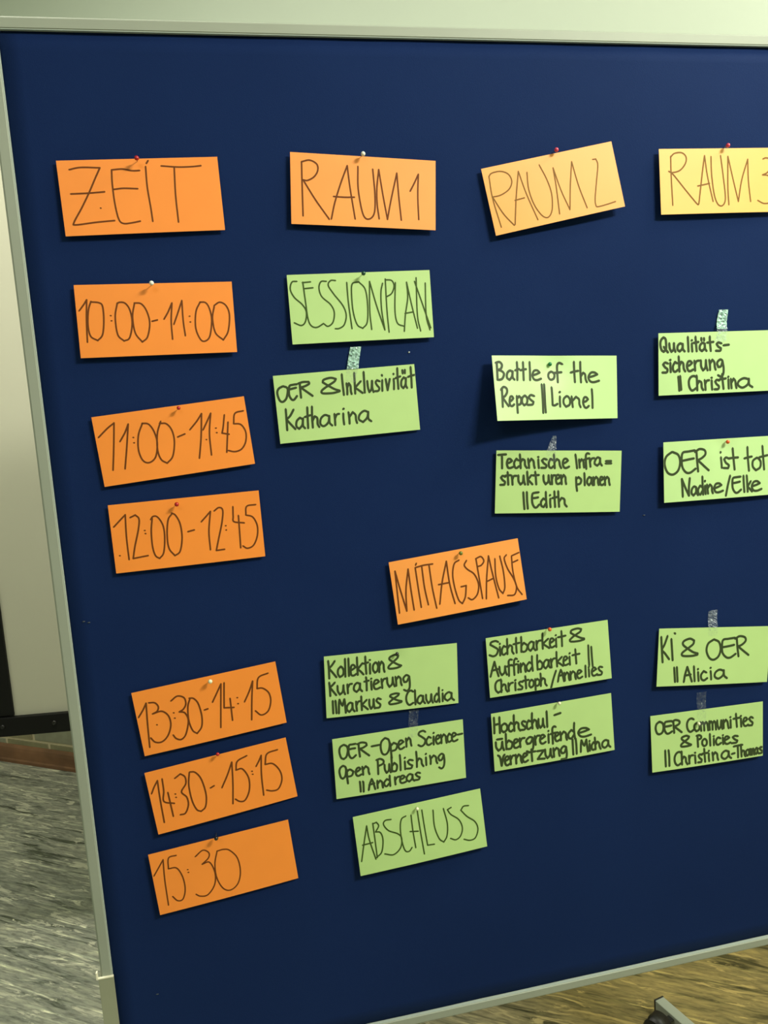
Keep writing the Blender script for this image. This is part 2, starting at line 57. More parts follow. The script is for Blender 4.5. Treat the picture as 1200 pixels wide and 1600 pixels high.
"SIC":[[0.4823,-0.4108,0.0148,4.4856,1.1838,5.9207,6.2628],[[34,[[[-828,388],[-873,410],[-942,398],[-958,361],[-906,325],[-843,269],[-869,197],[-925,175],[-983,201]],[[-809,308],[-808,244],[-811,173]],[[-806,352],[-803,358]],[[-710,291],[-742,313],[-777,260],[-777,195],[-750,174],[-706,199]],[[-682,416],[-686,315],[-692,176]],[[-685,262],[-645,311],[-610,284],[-613,212],[-592,168]],[[-534,411],[-540,316],[-541,175]],[[-584,316],[-536,320],[-487,325]],[[-450,413],[-453,317],[-463,178]],[[-452,273],[-412,314],[-358,259],[-385,186],[-432,173],[-458,190]],[[-250,290],[-287,315],[-337,277],[-345,211],[-310,172],[-266,221],[-247,298],[-255,211],[-230,169]],[[-205,313],[-204,247],[-204,174]],[[-202,258],[-170,307],[-119,309]],[[-94,416],[-102,317],[-106,175]],[[-5,320],[-60,281],[-101,248],[-60,220],[1,171]],[[20,245],[58,261],[92,284],[70,313],[35,310],[16,245],[26,184],[54,174],[99,191]],[[126,305],[123,245],[122,170]],[[123,356],[128,358]],[[224,409],[224,316],[219,170]],[[160,319],[224,322],[288,327]]]],[34,[[[599,221],[503,209],[371,219],[357,250],[430,300],[541,354],[562,393],[496,412],[398,396],[380,356],[453,307],[535,259],[600,235]]]],[34,[[[-993,-142],[-957,-33],[-913,86],[-895,-11],[-863,-150]],[[-966,-48],[-868,-38]],[[-839,-3],[-836,-87],[-807,-144],[-762,-103],[-746,-9]],[[-747,-11],[-744,-90],[-727,-147]],[[-626,75],[-655,84],[-682,58],[-685,-23],[-694,-171]],[[-722,-21],[-640,-4]],[[-544,74],[-566,88],[-590,59],[-602,-22],[-605,-170]],[[-636,-16],[-554,-4]],[[-530,-13],[-533,-76],[-539,-144]],[[-532,33],[-525,34]],[[-492,-4],[-496,-75],[-496,-141]],[[-491,-63],[-449,-5],[-422,-46],[-424,-107],[-417,-148]],[[-304,-35],[-348,-4],[-396,-59],[-391,-123],[-357,-146],[-310,-92]],[[-295,84],[-302,-8],[-299,-149]],[[-208,89],[-215,-2],[-218,-144]],[[-216,-44],[-173,-6],[-132,-60],[-151,-131],[-195,-141],[-219,-126]],[[-24,-29],[-62,-9],[-106,-48],[-113,-107],[-82,-145],[-40,-97],[-22,-21],[-27,-104],[-7,-143]],[[13,-7],[15,-72],[16,-144]],[[20,-62],[50,-13],[102,-8]],[[116,91],[111,-2],[110,-142]],[[200,-1],[151,-41],[110,-71],[152,-97],[209,-147]],[[225,-76],[259,-60],[294,-37],[273,-7],[240,-12],[221,-75],[228,-133],[258,-142],[301,-129]],[[330,-16],[328,-78],[328,-146]],[[331,33],[338,38]],[[436,87],[436,-8],[437,-143]],[[380,-3],[438,2],[502,4]]]],[34,[[[661,117],[654,-60],[653,-204]],[[710,85],[709,-91],[712,-231]]]],[34,[[[-822,-233],[-851,-216],[-897,-231],[-926,-282],[-925,-364],[-888,-414],[-826,-382]],[[-830,-208],[-829,-286],[-837,-410]],[[-830,-334],[-791,-292],[-762,-312],[-759,-378],[-738,-416]],[[-713,-285],[-715,-348],[-713,-412]],[[-709,-337],[-679,-296],[-640,-288]],[[-599,-293],[-605,-349],[-605,-415]],[[-603,-259],[-593,-253]],[[-478,-301],[-517,-291],[-542,-310],[-525,-348],[-491,-379],[-505,-413],[-563,-409]],[[-430,-216],[-429,-291],[-430,-412]],[[-475,-285],[-425,-282],[-379,-282]],[[-335,-291],[-365,-318],[-374,-375],[-351,-411],[-312,-390],[-298,-333],[-316,-299],[-336,-287]],[[-271,-287],[-274,-411],[-276,-468]],[[-269,-317],[-238,-289],[-201,-326],[-221,-390],[-269,-398]],[[-177,-211],[-177,-286],[-185,-411]],[[-177,-335],[-145,-291],[-111,-318],[-110,-380],[-87,-420]]]],[34,[[[85,-206],[32,-328],[-18,-468]]]],[34,[[[104,-387],[130,-284],[166,-205],[186,-264],[207,-393]],[[126,-297],[207,-288]],[[222,-259],[223,-326],[221,-388]],[[226,-311],[266,-261],[291,-294],[292,-354],[300,-391]],[[325,-258],[324,-324],[321,-387]],[[326,-307],[367,-259],[399,-292],[400,-350],[409,-391]],[[437,-322],[479,-306],[514,-284],[493,-261],[458,-263],[434,-322],[445,-374],[476,-388],[521,-369]],[[587,-201],[584,-257],[579,-385]],[[640,-261],[640,-323],[638,-385]],[[639,-235],[647,-230]],[[691,-319],[729,-303],[767,-285],[741,-256],[708,-264],[688,-319],[698,-374],[733,-385],[777,-367]],[[876,-270],[833,-257],[807,-278],[827,-316],[862,-349],[845,-386],[784,-385]]]]]],
"HOC":[[0.4838,-0.532,0.014,5.8344,1.5686,4.7398,5.1886],[[37,[[[-983,404],[-984,295],[-990,152]],[[-980,286],[-902,293]],[[-893,398],[-895,285],[-898,143]],[[-818,282],[-864,252],[-872,186],[-837,142],[-787,168],[-771,228],[-796,271],[-821,282]],[[-680,252],[-711,278],[-748,223],[-749,163],[-717,134],[-675,160]],[[-654,390],[-659,279],[-659,136]],[[-658,223],[-619,272],[-586,241],[-586,170],[-562,124]],[[-462,247],[-502,267],[-527,242],[-508,199],[-473,164],[-492,129],[-545,130]],[[-382,242],[-414,265],[-446,209],[-444,143],[-419,123],[-380,145]],[[-349,373],[-357,263],[-356,123]],[[-351,207],[-317,259],[-284,227],[-283,154],[-266,110]],[[-247,260],[-249,173],[-222,112],[-184,155],[-171,251]],[[-171,253],[-171,164],[-153,108]],[[-103,361],[-104,249],[-107,107]]]],[37,[[[25,277],[131,294]]]],[37,[[[-977,1],[-975,-84],[-941,-144],[-892,-105],[-871,-8]],[[-871,-8],[-869,-92],[-851,-148]],[[-954,42],[-870,41]],[[-805,113],[-808,1],[-810,-141]],[[-805,-46],[-764,-4],[-706,-57],[-731,-136],[-782,-143],[-811,-129]],[[-680,-75],[-640,-58],[-606,-37],[-627,-10],[-664,-12],[-686,-74],[-677,-135],[-638,-146],[-596,-129]],[[-579,-2],[-580,-77],[-577,-146]],[[-577,-60],[-544,-12],[-500,-9]],[[-366,-28],[-415,-9],[-474,-56],[-459,-114],[-408,-108],[-364,-41],[-358,-139],[-380,-224],[-422,-258],[-475,-234]],[[-327,-6],[-325,-78],[-321,-152]],[[-320,-63],[-292,-15],[-247,-12]],[[-239,-81],[-199,-65],[-158,-42],[-184,-12],[-219,-19],[-244,-79],[-234,-137],[-197,-154],[-152,-135]],[[-95,-17],[-99,-85],[-100,-157]],[[-95,34],[-93,38]],[[33,81],[7,95],[-23,66],[-29,-29],[-31,-184]],[[-63,-22],[17,-11]],[[15,-80],[48,-66],[80,-45],[63,-17],[31,-18],[10,-80],[22,-142],[51,-155],[90,-137]],[[104,-14],[111,-81],[108,-152]],[[115,-71],[164,-18],[200,-52],[202,-121],[211,-161]],[[337,-46],[295,-15],[243,-68],[246,-136],[290,-157],[334,-103]],[[353,93],[342,-23],[349,-164]],[[421,-86],[517,-75],[600,-57],[546,-24],[460,-23],[412,-81],[448,-144],[525,-162],[631,-147]]]],[37,[[[-954,-220],[-923,-261],[-905,-400],[-874,-267],[-848,-227]],[[-847,-332],[-806,-319],[-775,-295],[-794,-263],[-829,-270],[-849,-330],[-836,-395],[-807,-407],[-763,-386]],[[-755,-260],[-754,-333],[-753,-402]],[[-747,-320],[-716,-269],[-674,-268]],[[-664,-260],[-663,-329],[-663,-404]],[[-657,-319],[-615,-262],[-583,-300],[-581,-364],[-569,-406]],[[-548,-333],[-509,-314],[-474,-292],[-496,-263],[-529,-269],[-553,-330],[-542,-389],[-512,-404],[-468,-385]],[[-400,-215],[-399,-262],[-397,-408]],[[-456,-260],[-397,-257],[-335,-258]],[[-306,-262],[-189,-265],[-254,-334],[-302,-392],[-187,-404]],[[-169,-258],[-168,-346],[-139,-405],[-96,-362],[-77,-263]],[[-76,-264],[-77,-351],[-59,-406]],[[-30,-260],[-28,-329],[-26,-403]],[[-25,-314],[23,-263],[58,-297],[62,-364],[69,-404]],[[191,-279],[145,-258],[95,-309],[108,-367],[154,-362],[189,-289],[193,-393],[179,-468],[139,-468],[95,-468]]]],[37,[[[306,-169],[304,-280],[303,-422]],[[361,-166],[365,-280],[362,-419]]]],[37,[[[435,-404],[445,-279],[458,-215],[484,-283],[504,-309],[543,-216],[547,-287],[558,-416]],[[595,-293],[591,-346],[592,-410]],[[592,-255],[596,-248]],[[690,-304],[664,-282],[629,-329],[630,-388],[657,-407],[696,-386]],[[691,-209],[693,-279],[692,-405]],[[696,-329],[731,-284],[758,-309],[766,-373],[782,-412]],[[922,-303],[875,-282],[823,-313],[814,-373],[859,-406],[912,-366],[924,-300],[925,-375],[954,-410]]]]]],
"KI":[[0.7695,-0.4445,-0.103,3.4314,3.7444,5.753,7.5076],[[44,[[[-983,338],[-962,139],[-938,-76]],[[-871,351],[-917,215],[-958,128],[-902,66],[-826,-28]]]],[44,[[[-801,300],[-781,133],[-760,-47]],[[-747,395],[-737,389]]]],[44,[[[-314,31],[-425,13],[-578,19],[-596,63],[-519,124],[-406,205],[-389,267],[-469,299],[-573,260],[-583,201],[-493,133],[-395,75],[-313,51]]]],[44,[[[-38,271],[-130,207],[-153,90],[-96,-28],[-12,-61],[74,-4],[105,115],[67,231],[-25,276]],[[366,295],[241,280],[144,263],[128,163],[146,46],[220,-29],[296,-33],[389,24]],[[148,143],[251,157],[351,176]],[[395,282],[416,138],[445,-17]],[[366,277],[447,318],[544,298],[562,236],[496,174],[428,149],[515,83],[632,-1]]]],[44,[[[-726,-172],[-716,-263],[-699,-406]],[[-678,-165],[-669,-259],[-654,-403]]]],[44,[[[-541,-414],[-524,-295],[-490,-168],[-452,-262],[-396,-410]],[[-526,-309],[-423,-294]],[[-370,-161],[-361,-256],[-345,-406]],[[-289,-258],[-283,-326],[-272,-404]],[[-296,-213],[-292,-207]],[[-137,-270],[-189,-246],[-233,-310],[-220,-377],[-173,-399],[-117,-366]],[[-59,-250],[-49,-317],[-42,-388]],[[-66,-198],[-61,-195]],[[185,-254],[105,-231],[31,-276],[24,-346],[95,-379],[174,-325],[185,-244],[196,-333],[250,-377]]]]]],
"COM":[[0.7553,-0.5813,-0.0164,1.7592,5.4767,6.468,6.1886],[[44,[[[-868,363],[-921,328],[-940,256],[-917,175],[-874,154],[-822,180],[-798,260],[-814,330],[-861,361]],[[-649,348],[-715,349],[-767,340],[-785,281],[-780,206],[-748,152],[-707,146],[-651,173]],[[-775,268],[-716,269],[-662,274]],[[-623,337],[-617,247],[-612,145]],[[-638,335],[-585,357],[-519,334],[-512,292],[-557,264],[-607,249],[-552,202],[-478,138]]]],[44,[[[-254,325],[-292,346],[-344,330],[-377,266],[-369,177],[-323,122],[-254,154]],[[-200,261],[-243,226],[-245,162],[-209,118],[-163,143],[-150,207],[-179,253],[-200,261]],[[-135,262],[-129,190],[-123,116]],[[-123,219],[-94,258],[-72,221],[-67,114]],[[-65,214],[-34,254],[-8,216],[4,110]],[[28,258],[29,182],[33,112]],[[30,211],[58,254],[83,218],[85,109]],[[85,208],[115,250],[139,214],[148,103]],[[173,253],[179,164],[203,104],[236,148],[247,245]],[[248,246],[252,161],[267,99]],[[285,247],[288,175],[291,107]],[[289,190],[332,246],[362,207],[372,140],[383,95]],[[420,233],[420,169],[422,98]],[[414,278],[419,280]],[[521,325],[526,240],[536,97]],[[473,243],[526,246],[585,249]],[[613,232],[614,163],[618,92]],[[607,275],[615,275]],[[656,167],[698,178],[728,203],[707,234],[674,227],[654,165],[672,104],[707,91],[744,109]],[[838,213],[799,234],[766,206],[795,165],[831,130],[818,88],[757,92]]]],[44,[[[-315,-102],[-390,-111],[-486,-106],[-493,-73],[-438,-31],[-365,15],[-349,47],[-400,67],[-471,49],[-479,19],[-425,-29],[-364,-69],[-315,-94]]]],[44,[[[-192,40],[-193,-23],[-189,-148]],[[-209,40],[-163,46],[-127,20],[-134,-11],[-188,-29]],[[-70,-28],[-107,-59],[-110,-114],[-78,-150],[-35,-131],[-27,-76],[-49,-39],[-70,-30]],[[32,40],[32,-33],[36,-157]],[[103,-44],[101,-98],[103,-159]],[[99,-6],[104,-5]],[[225,-59],[182,-40],[144,-84],[150,-144],[182,-164],[235,-140]],[[270,-49],[273,-106],[276,-164]],[[271,-11],[274,-11]],[[302,-106],[348,-91],[389,-71],[360,-45],[322,-47],[299,-104],[314,-157],[357,-172],[409,-155]],[[551,-65],[493,-53],[455,-71],[490,-112],[541,-141],[521,-172],[433,-172]]]],[44,[[[-784,-135],[-784,-255],[-782,-402]],[[-724,-136],[-716,-253],[-718,-402]]]],[44,[[[-499,-210],[-535,-190],[-586,-210],[-620,-275],[-614,-361],[-570,-413],[-499,-382]],[[-491,-189],[-492,-275],[-489,-409]],[[-489,-329],[-454,-280],[-421,-307],[-416,-373],[-391,-418]],[[-359,-276],[-357,-343],[-355,-412]],[[-351,-330],[-329,-284],[-285,-280]],[[-249,-285],[-247,-346],[-243,-419]],[[-251,-242],[-245,-243]],[[-123,-296],[-160,-283],[-184,-307],[-162,-347],[-130,-378],[-141,-417],[-196,-415]],[[-79,-197],[-75,-283],[-67,-421]],[[-121,-280],[-71,-275],[-22,-275]],[[6,-292],[2,-351],[8,-420]],[[3,-250],[6,-245]],[[70,-283],[78,-349],[81,-418]],[[78,-337],[120,-285],[157,-321],[163,-383],[176,-424]],[[376,-310],[313,-286],[251,-325],[241,-384],[298,-425],[361,-382],[373,-305],[382,-390],[419,-427]]]],[44,[[[431,-359],[485,-352]]]],[44,[[[469,-234],[552,-229],[633,-228]],[[545,-229],[549,-328],[549,-434]],[[604,-222],[610,-325],[616,-429]],[[614,-366],[638,-328],[669,-347],[672,-404],[690,-436]],[[729,-326],[704,-348],[701,-396],[727,-432],[754,-410],[762,-361],[742,-329],[729,-327]],[[771,-323],[779,-373],[782,-426]],[[776,-353],[794,-324],[813,-348],[815,-429]],[[815,-354],[837,-324],[852,-351],[859,-429]],[[924,-335],[902,-319],[876,-353],[870,-396],[897,-427],[919,-391],[925,-333],[925,-393],[944,-424]],[[1015,-328],[985,-317],[962,-337],[985,-369],[1015,-392],[1005,-421],[957,-424]]]]]],
"OPE":[[0.233,-0.5364,-0.0047,5.9621,2.1686,3.186,5.0949],[[33,[[[-864,362],[-913,333],[-931,266],[-911,168],[-870,139],[-827,176],[-801,268],[-813,332],[-857,363]],[[-676,351],[-733,349],[-774,345],[-789,291],[-791,206],[-766,145],[-733,136],[-684,172]],[[-784,279],[-735,283],[-689,283]],[[-632,347],[-631,255],[-624,139]],[[-652,339],[-589,357],[-521,339],[-510,300],[-564,273],[-617,263],[-560,208],[-482,135]]]],[33,[[[-435,271],[-318,276]]]],[33,[[[-222,370],[-280,318],[-297,229],[-279,136],[-231,110],[-181,154],[-155,249],[-167,334],[-216,368]],[[-142,270],[-141,133],[-136,37]],[[-138,232],[-91,274],[-39,235],[-65,164],[-131,148]],[[-16,221],[23,241],[62,265],[36,292],[0,285],[-23,224],[-6,164],[27,158],[68,178]],[[103,312],[107,244],[104,180]],[[106,259],[147,318],[172,282],[176,223],[184,184]]]],[33,[[[415,368],[381,391],[322,377],[309,336],[356,296],[407,241],[385,174],[339,150],[293,176]],[[497,261],[462,283],[425,232],[427,174],[460,151],[503,171]],[[542,275],[536,217],[537,147]],[[541,328],[547,332]],[[573,217],[612,229],[642,251],[620,284],[593,274],[572,220],[586,162],[611,148],[650,168]],[[659,285],[664,219],[662,148]],[[665,231],[705,283],[734,248],[738,185],[744,142]],[[819,257],[793,282],[763,231],[763,168],[789,149],[828,168]],[[835,215],[875,229],[908,249],[884,277],[855,277],[832,218],[843,157],[877,147],[922,163]]]],[33,[[[929,243],[1004,248]]]],[33,[[[-894,37],[-935,6],[-952,-50],[-937,-140],[-906,-167],[-868,-133],[-850,-44],[-857,11],[-890,36]],[[-839,-32],[-840,-164],[-835,-253]],[[-839,-66],[-792,-38],[-740,-79],[-768,-137],[-833,-148]],[[-701,-97],[-663,-80],[-632,-58],[-649,-31],[-683,-40],[-707,-94],[-693,-149],[-659,-159],[-621,-143]],[[-600,-26],[-594,-90],[-594,-154]],[[-591,-76],[-548,-26],[-510,-64],[-508,-119],[-497,-160]]]],[33,[[[-358,45],[-358,-52],[-362,-182]],[[-376,44],[-318,54],[-269,19],[-279,-28],[-354,-56]],[[-256,-48],[-255,-125],[-232,-183],[-195,-145],[-183,-53]],[[-183,-50],[-180,-128],[-168,-184]],[[-141,66],[-143,-46],[-146,-176]],[[-137,-87],[-102,-44],[-64,-92],[-79,-169],[-118,-177],[-144,-164]],[[-9,66],[-7,-42],[-11,-177]],[[62,-47],[62,-108],[61,-173]],[[63,5],[70,11]],[[189,-51],[140,-36],[108,-61],[132,-102],[176,-131],[156,-171],[90,-169]],[[250,77],[253,-30],[248,-167]],[[252,-85],[288,-35],[324,-62],[329,-128],[352,-172]],[[399,-38],[399,-97],[398,-162]],[[398,14],[404,19]],[[464,-21],[473,-91],[468,-156]],[[473,-76],[523,-27],[558,-60],[562,-123],[575,-160]],[[680,-35],[645,-22],[598,-66],[611,-122],[648,-117],[686,-48],[691,-143],[675,-225],[638,-257],[600,-233]]]],[33,[[[-654,-254],[-651,-287],[-650,-415]],[[-606,-260],[-601,-289],[-605,-422]]]],[33,[[[-526,-411],[-503,-317],[-469,-244],[-451,-293],[-425,-411]],[[-512,-329],[-434,-317]],[[-384,-284],[-386,-343],[-385,-402]],[[-380,-332],[-342,-288],[-314,-317],[-309,-372],[-304,-406]],[[-196,-306],[-237,-283],[-279,-330],[-275,-377],[-244,-395],[-200,-354]],[[-188,-233],[-190,-283],[-189,-401]],[[-109,-272],[-109,-329],[-106,-390]],[[-103,-319],[-77,-282],[-34,-274]],[[-29,-326],[14,-314],[47,-293],[25,-269],[-9,-274],[-31,-327],[-22,-374],[14,-385],[61,-373]],[[169,-284],[127,-261],[81,-298],[74,-349],[114,-379],[157,-342],[171,-279],[169,-346],[193,-379]],[[291,-272],[252,-258],[219,-280],[244,-315],[282,-339],[263,-370],[200,-372]]]]]],
"ABS":[[0.2573,-0.6589,0.0487,5.0561,2.2363,7.8899,8.9121],[[20,[[[-981,-249],[-910,20],[-833,291],[-819,63],[-758,-262]],[[-934,4],[-773,10]],[[-734,-242],[-733,65],[-734,311]],[[-735,301],[-676,313],[-649,249],[-708,166],[-636,139],[-611,16],[-654,-168],[-744,-238]],[[-445,306],[-537,310],[-571,253],[-507,142],[-368,57],[-319,-30],[-357,-172],[-476,-253],[-611,-211]],[[-209,307],[-283,274],[-319,142],[-321,-73],[-289,-232],[-227,-257],[-177,-208]],[[-127,303],[-129,56],[-118,-224]],[[-21,365],[-13,30],[4,-354]],[[-174,49],[-46,26]],[[52,345],[59,78],[72,-228],[181,-238]],[[228,304],[219,42],[268,-165],[335,-239],[398,-151],[428,38],[396,290]],[[522,281],[457,259],[501,173],[619,60],[660,-80],[617,-201],[533,-247],[450,-207]],[[804,247],[722,254],[671,201],[755,84],[874,-30],[909,-158],[852,-288],[759,-310],[664,-271]]]]]],
"13":[[-0.0405,-0.415,0.0913,4.8936,4.4599,4.043,5.7215],[[21,[[[-998,104],[-920,194],[-858,285],[-897,-28],[-932,-362]],[[-821,282],[-741,263],[-705,197],[-733,135],[-800,111],[-672,120],[-594,32],[-587,-107],[-654,-250],[-751,-322],[-843,-305],[-892,-231]],[[-519,59],[-511,57]],[[-519,-21],[-511,-23]],[[-519,238],[-422,287],[-335,243],[-326,149],[-374,80],[-436,54],[-364,20],[-338,-101],[-408,-290],[-483,-352],[-551,-323],[-583,-262]],[[-256,212],[-307,98],[-332,-102],[-307,-259],[-253,-319],[-174,-235],[-143,-81],[-157,107],[-205,199],[-265,218]],[[-91,-2],[-40,4]],[[42,85],[129,209],[207,324],[147,8],[87,-313]],[[253,329],[216,130],[187,-36],[323,-63]],[[294,81],[269,-247]],[[392,69],[400,67]],[[387,-21],[395,-23]],[[486,-17],[580,123],[654,260],[594,-9],[538,-306]],[[890,327],[745,292],[696,136],[777,121],[850,33],[856,-97],[793,-234],[687,-270],[614,-189]],[[-776,-59],[-770,-61]]]]]],
"14":[[-0.0345,-0.5334,0.1055,5.1912,4.5664,3.0016,7.1361],[[21,[[[-991,150],[-937,238],[-874,319],[-894,29],[-908,-317]],[[-806,327],[-820,146],[-849,-8],[-715,-76]],[[-769,108],[-767,-262]],[[-677,58],[-669,55]],[[-677,6],[-669,4]],[[-632,289],[-544,333],[-492,272],[-500,169],[-583,65],[-528,-33],[-528,-151],[-592,-262],[-667,-267]],[[-419,321],[-464,136],[-466,-99],[-430,-252],[-374,-299],[-299,-244],[-256,-67],[-276,175],[-338,298],[-408,325]],[[-176,11],[-119,30]],[[-17,-30],[97,139],[195,313],[150,4],[88,-313]],[[423,351],[274,302],[230,177],[323,169],[384,9],[357,-176],[271,-307],[193,-308],[136,-255]],[[447,99],[455,96]],[[447,51],[456,48]],[[522,154],[580,229],[626,300],[573,2],[545,-311]],[[873,323],[712,300],[656,148],[766,129],[845,-2],[850,-149],[775,-274],[682,-283],[602,-248]]]]]],
"15":[[-0.0431,-0.6597,0.0792,5.4374,2.5875,4.0876,7.2456],[[18,[[[-1003,137],[-903,261],[-835,347],[-866,38],[-883,-355]],[[-644,363],[-755,352],[-787,192],[-672,171],[-612,12],[-611,-179],[-667,-318],[-744,-324],[-802,-242]],[[-529,106],[-521,104]],[[-526,63],[-517,60]],[[-385,271],[-266,338],[-188,281],[-205,203],[-310,131],[-201,131],[-153,-50],[-192,-230],[-311,-352],[-419,-344],[-473,-299]],[[-70,265],[-131,87],[-142,-124],[-83,-310],[19,-372],[141,-303],[208,-129],[200,89],[112,233],[30,272],[-69,271]]]]]]}'''
PINS = [["ZEIT", "red", [-0.0636, -0.018, 0.3396], [-0.0636, 0.3396]], ["R1", "white", [0.237, -0.016, 0.3437], [0.237, 0.3437]], ["R2", "pink", [0.5221, -0.015, 0.3478], [0.5221, 0.3478]], ["R3", "pink", [0.7991, -0.016, 0.3525], [0.7991, 0.3525]], ["10", "white", [-0.0611, -0.018, 0.1812], [-0.0611, 0.1812]], ["SES", "dark_green", [0.2261, -0.015, 0.1844], [0.2261, 0.1844]], ["11", "red", [-0.0427, -0.014, 0.0154], [-0.0427, 0.0154]], ["12", "red", [-0.0582, -0.015, -0.1155], [-0.0582, -0.1155]], ["BAT", "green", [0.5013, -0.0085, 0.0438], [0.5013, 0.0438]], ["TOT", "orange", [0.7955, -0.011, -0.0949], [0.7955, -0.0949]], ["MIT", "olive", [0.3451, -0.012, -0.2271], [0.3451, -0.2271]], ["KOL", "black", [0.2378, -0.01, -0.3692], [0.2378, -0.3692]], ["SIC", "orange", [0.481, -0.013, -0.3615], [0.481, -0.3615]], ["HOC", "cream", [0.4926, -0.011, -0.4835], [0.4926, -0.4835]], ["ABS", "cream", [0.2525, -0.011, -0.618], [0.2525, -0.618]], ["13", "cream", [-0.0371, -0.015, -0.3723], [-0.0371, -0.3723]], ["14", "red", [-0.037, -0.014, -0.4817], [-0.0328, -0.4902]], ["15", "black", [-0.0509, -0.016, -0.6077], [-0.0509, -0.6077]], ["COM", "cream", [0.7363, -0.01, -0.5547], [0.7363, -0.5547]]]
TAPES = {"INK": [[0.2021, 0.2179, 0.0852], [0.1943, 0.211, 0.0545], [0.19, 0.2067, 0.0352]], "QUA": [[0.7893, 0.8061, 0.1116], [0.7832, 0.8012, 0.0818], [0.7795, 0.7986, 0.0627]], "TEC": [[0.5041, 0.5103, -0.0639], [0.4917, 0.5073, -0.0858], [0.4888, 0.5054, -0.1032]], "KI": [[0.7627, 0.7791, -0.3684], [0.7599, 0.7774, -0.3968], [0.7585, 0.776, -0.4102]], "COM": [[0.7391, 0.7567, -0.5049], [0.7373, 0.7537, -0.5366], [0.7356, 0.7521, -0.562]], "OPE": [[0.2523, 0.2673, -0.4637], [0.2486, 0.2636, -0.4898], [0.2466, 0.2616, -0.5049]]}
LINTS = [[0.2879, 0.0, 0.0734], [-0.1993, 0.0, -0.2679], [-0.1927, 0.0, -0.2701], [0.6529, 0.0, -0.2002], [-0.159, 0.0, -0.8436]]

# ------------------------------------------------------------------ helpers
def new_mat(name):
    m = bpy.data.materials.new(name); m.use_nodes = True
    nt = m.node_tree; b = nt.nodes['Principled BSDF']
    return m, nt, b
def node(nt, typ, **kw):
    n = nt.nodes.new(typ)
    for k, v in kw.items():
        if k in n.inputs: n.inputs[k].default_value = v
        else: setattr(n, k, v)
    return n
def ramp(nt, stops):
    r = nt.nodes.new('ShaderNodeValToRGB')
    e = r.color_ramp.elements
    while len(e) > 1: e.remove(e[-1])
    e[0].position, e[0].color = stops[0][0], (*stops[0][1], 1)
    for p, c in stops[1:]:
        x = e.new(p); x.color = (*c, 1)
    return r
def simple(name, col, rough=.5, metal=0, spec=.5, bump=0, bscale=300, var=0.0, vscale=20):
    m, nt, b = new_mat(name)
    b.inputs['Roughness'].default_value = rough; b.inputs['Metallic'].default_value = metal
    b.inputs['Specular IOR Level'].default_value = spec
    tc = node(nt, 'ShaderNodeTexCoord')
    nz = node(nt, 'ShaderNodeTexNoise', Scale=vscale, Detail=3.0)
    nt.links.new(tc.outputs['Object'], nz.inputs['Vector'])
    r = ramp(nt, [(.3, tuple(c*(1-var) for c in col)), (.7, tuple(min(1, c*(1+var)) for c in col))])
    nt.links.new(nz.outputs['Fac'], r.inputs['Fac']); nt.links.new(r.outputs['Color'], b.inputs['Base Color'])
    if bump:
        n2 = node(nt, 'ShaderNodeTexNoise', Scale=bscale, Detail=4.0)
        nt.links.new(tc.outputs['Object'], n2.inputs['Vector'])
        bp = node(nt, 'ShaderNodeBump', Strength=bump, Distance=0.001)
        nt.links.new(n2.outputs['Fac'], bp.inputs['Height']); nt.links.new(bp.outputs['Normal'], b.inputs['Normal'])
    return m

def link_mesh(name, verts, faces, m, parent=None, smooth=False):
    me = bpy.data.meshes.new(name); me.from_pydata([tuple(v) for v in verts], [], faces); me.update()
    bm = bmesh.new(); bm.from_mesh(me); bmesh.ops.recalc_face_normals(bm, faces=bm.faces); bm.to_mesh(me); bm.free()
    if smooth:
        for p in me.polygons: p.use_smooth = True
    me.materials.append(m)
    o = bpy.data.objects.new(name, me); C.objects.link(o)
    if parent: o.parent = parent
    return o
def from_bm(name, bm, m, parent=None, smooth=False):
    bmesh.ops.recalc_face_normals(bm, faces=bm.faces)
    me = bpy.data.meshes.new(name); bm.to_mesh(me); bm.free()
    if smooth:
        for p in me.polygons: p.use_smooth = True
    me.materials.append(m)
    o = bpy.data.objects.new(name, me); C.objects.link(o)
    if parent: o.parent = parent
    return o
def box_bm(bm, lo, hi, bev=0.0, M=None):
    r = bmesh.ops.create_cube(bm, size=1.0)
    vs = r['verts']
    for v in vs:
        v.co = Vector([lo[i] + (v.co[i] + .5) * (hi[i] - lo[i]) for i in range(3)])
    if bev:
        es = list({e for v in vs for e in v.link_edges})
        rr = bmesh.ops.bevel(bm, geom=es, offset=bev, segments=2, affect='EDGES', profile=.6)
        vs = list({v for f in rr['faces'] for v in f.verts} | {v for v in vs if v.is_valid})
    if M is not None:
        for v in vs:
            if v.is_valid: v.co = M @ v.co
    return vs
def box(name, lo, hi, m, parent=None, bev=0.0, M=None):
    bm = bmesh.new(); box_bm(bm, lo, hi, bev, M); return from_bm(name, bm, m, parent)
def cyl_bm(bm, p0, p1, r0, r1=None, seg=20):
    p0, p1 = Vector(p0), Vector(p1); r1 = r0 if r1 is None else r1
    d = p1 - p0; M = Matrix.Translation((p0 + p1) / 2) @ d.to_track_quat('Z', 'Y').to_matrix().to_4x4()
    bmesh.ops.create_cone(bm, cap_ends=True, segments=seg, radius1=r0, radius2=r1, depth=d.length, matrix=M)
def lathe_bm(bm, prof, M, seg=24):
    rings = []
    for r, z in prof:
        rings.append([bm.verts.new(M @ Vector((r*math.cos(2*PI*i/seg), r*math.sin(2*PI*i/seg), z))) for i in range(seg)])
    for a, b in zip(rings, rings[1:]):
        for i in range(seg): bm.faces.new((a[i], a[(i+1) % seg], b[(i+1) % seg], b[i]))
    bm.faces.new(rings[0]); bm.faces.new(rings[-1])
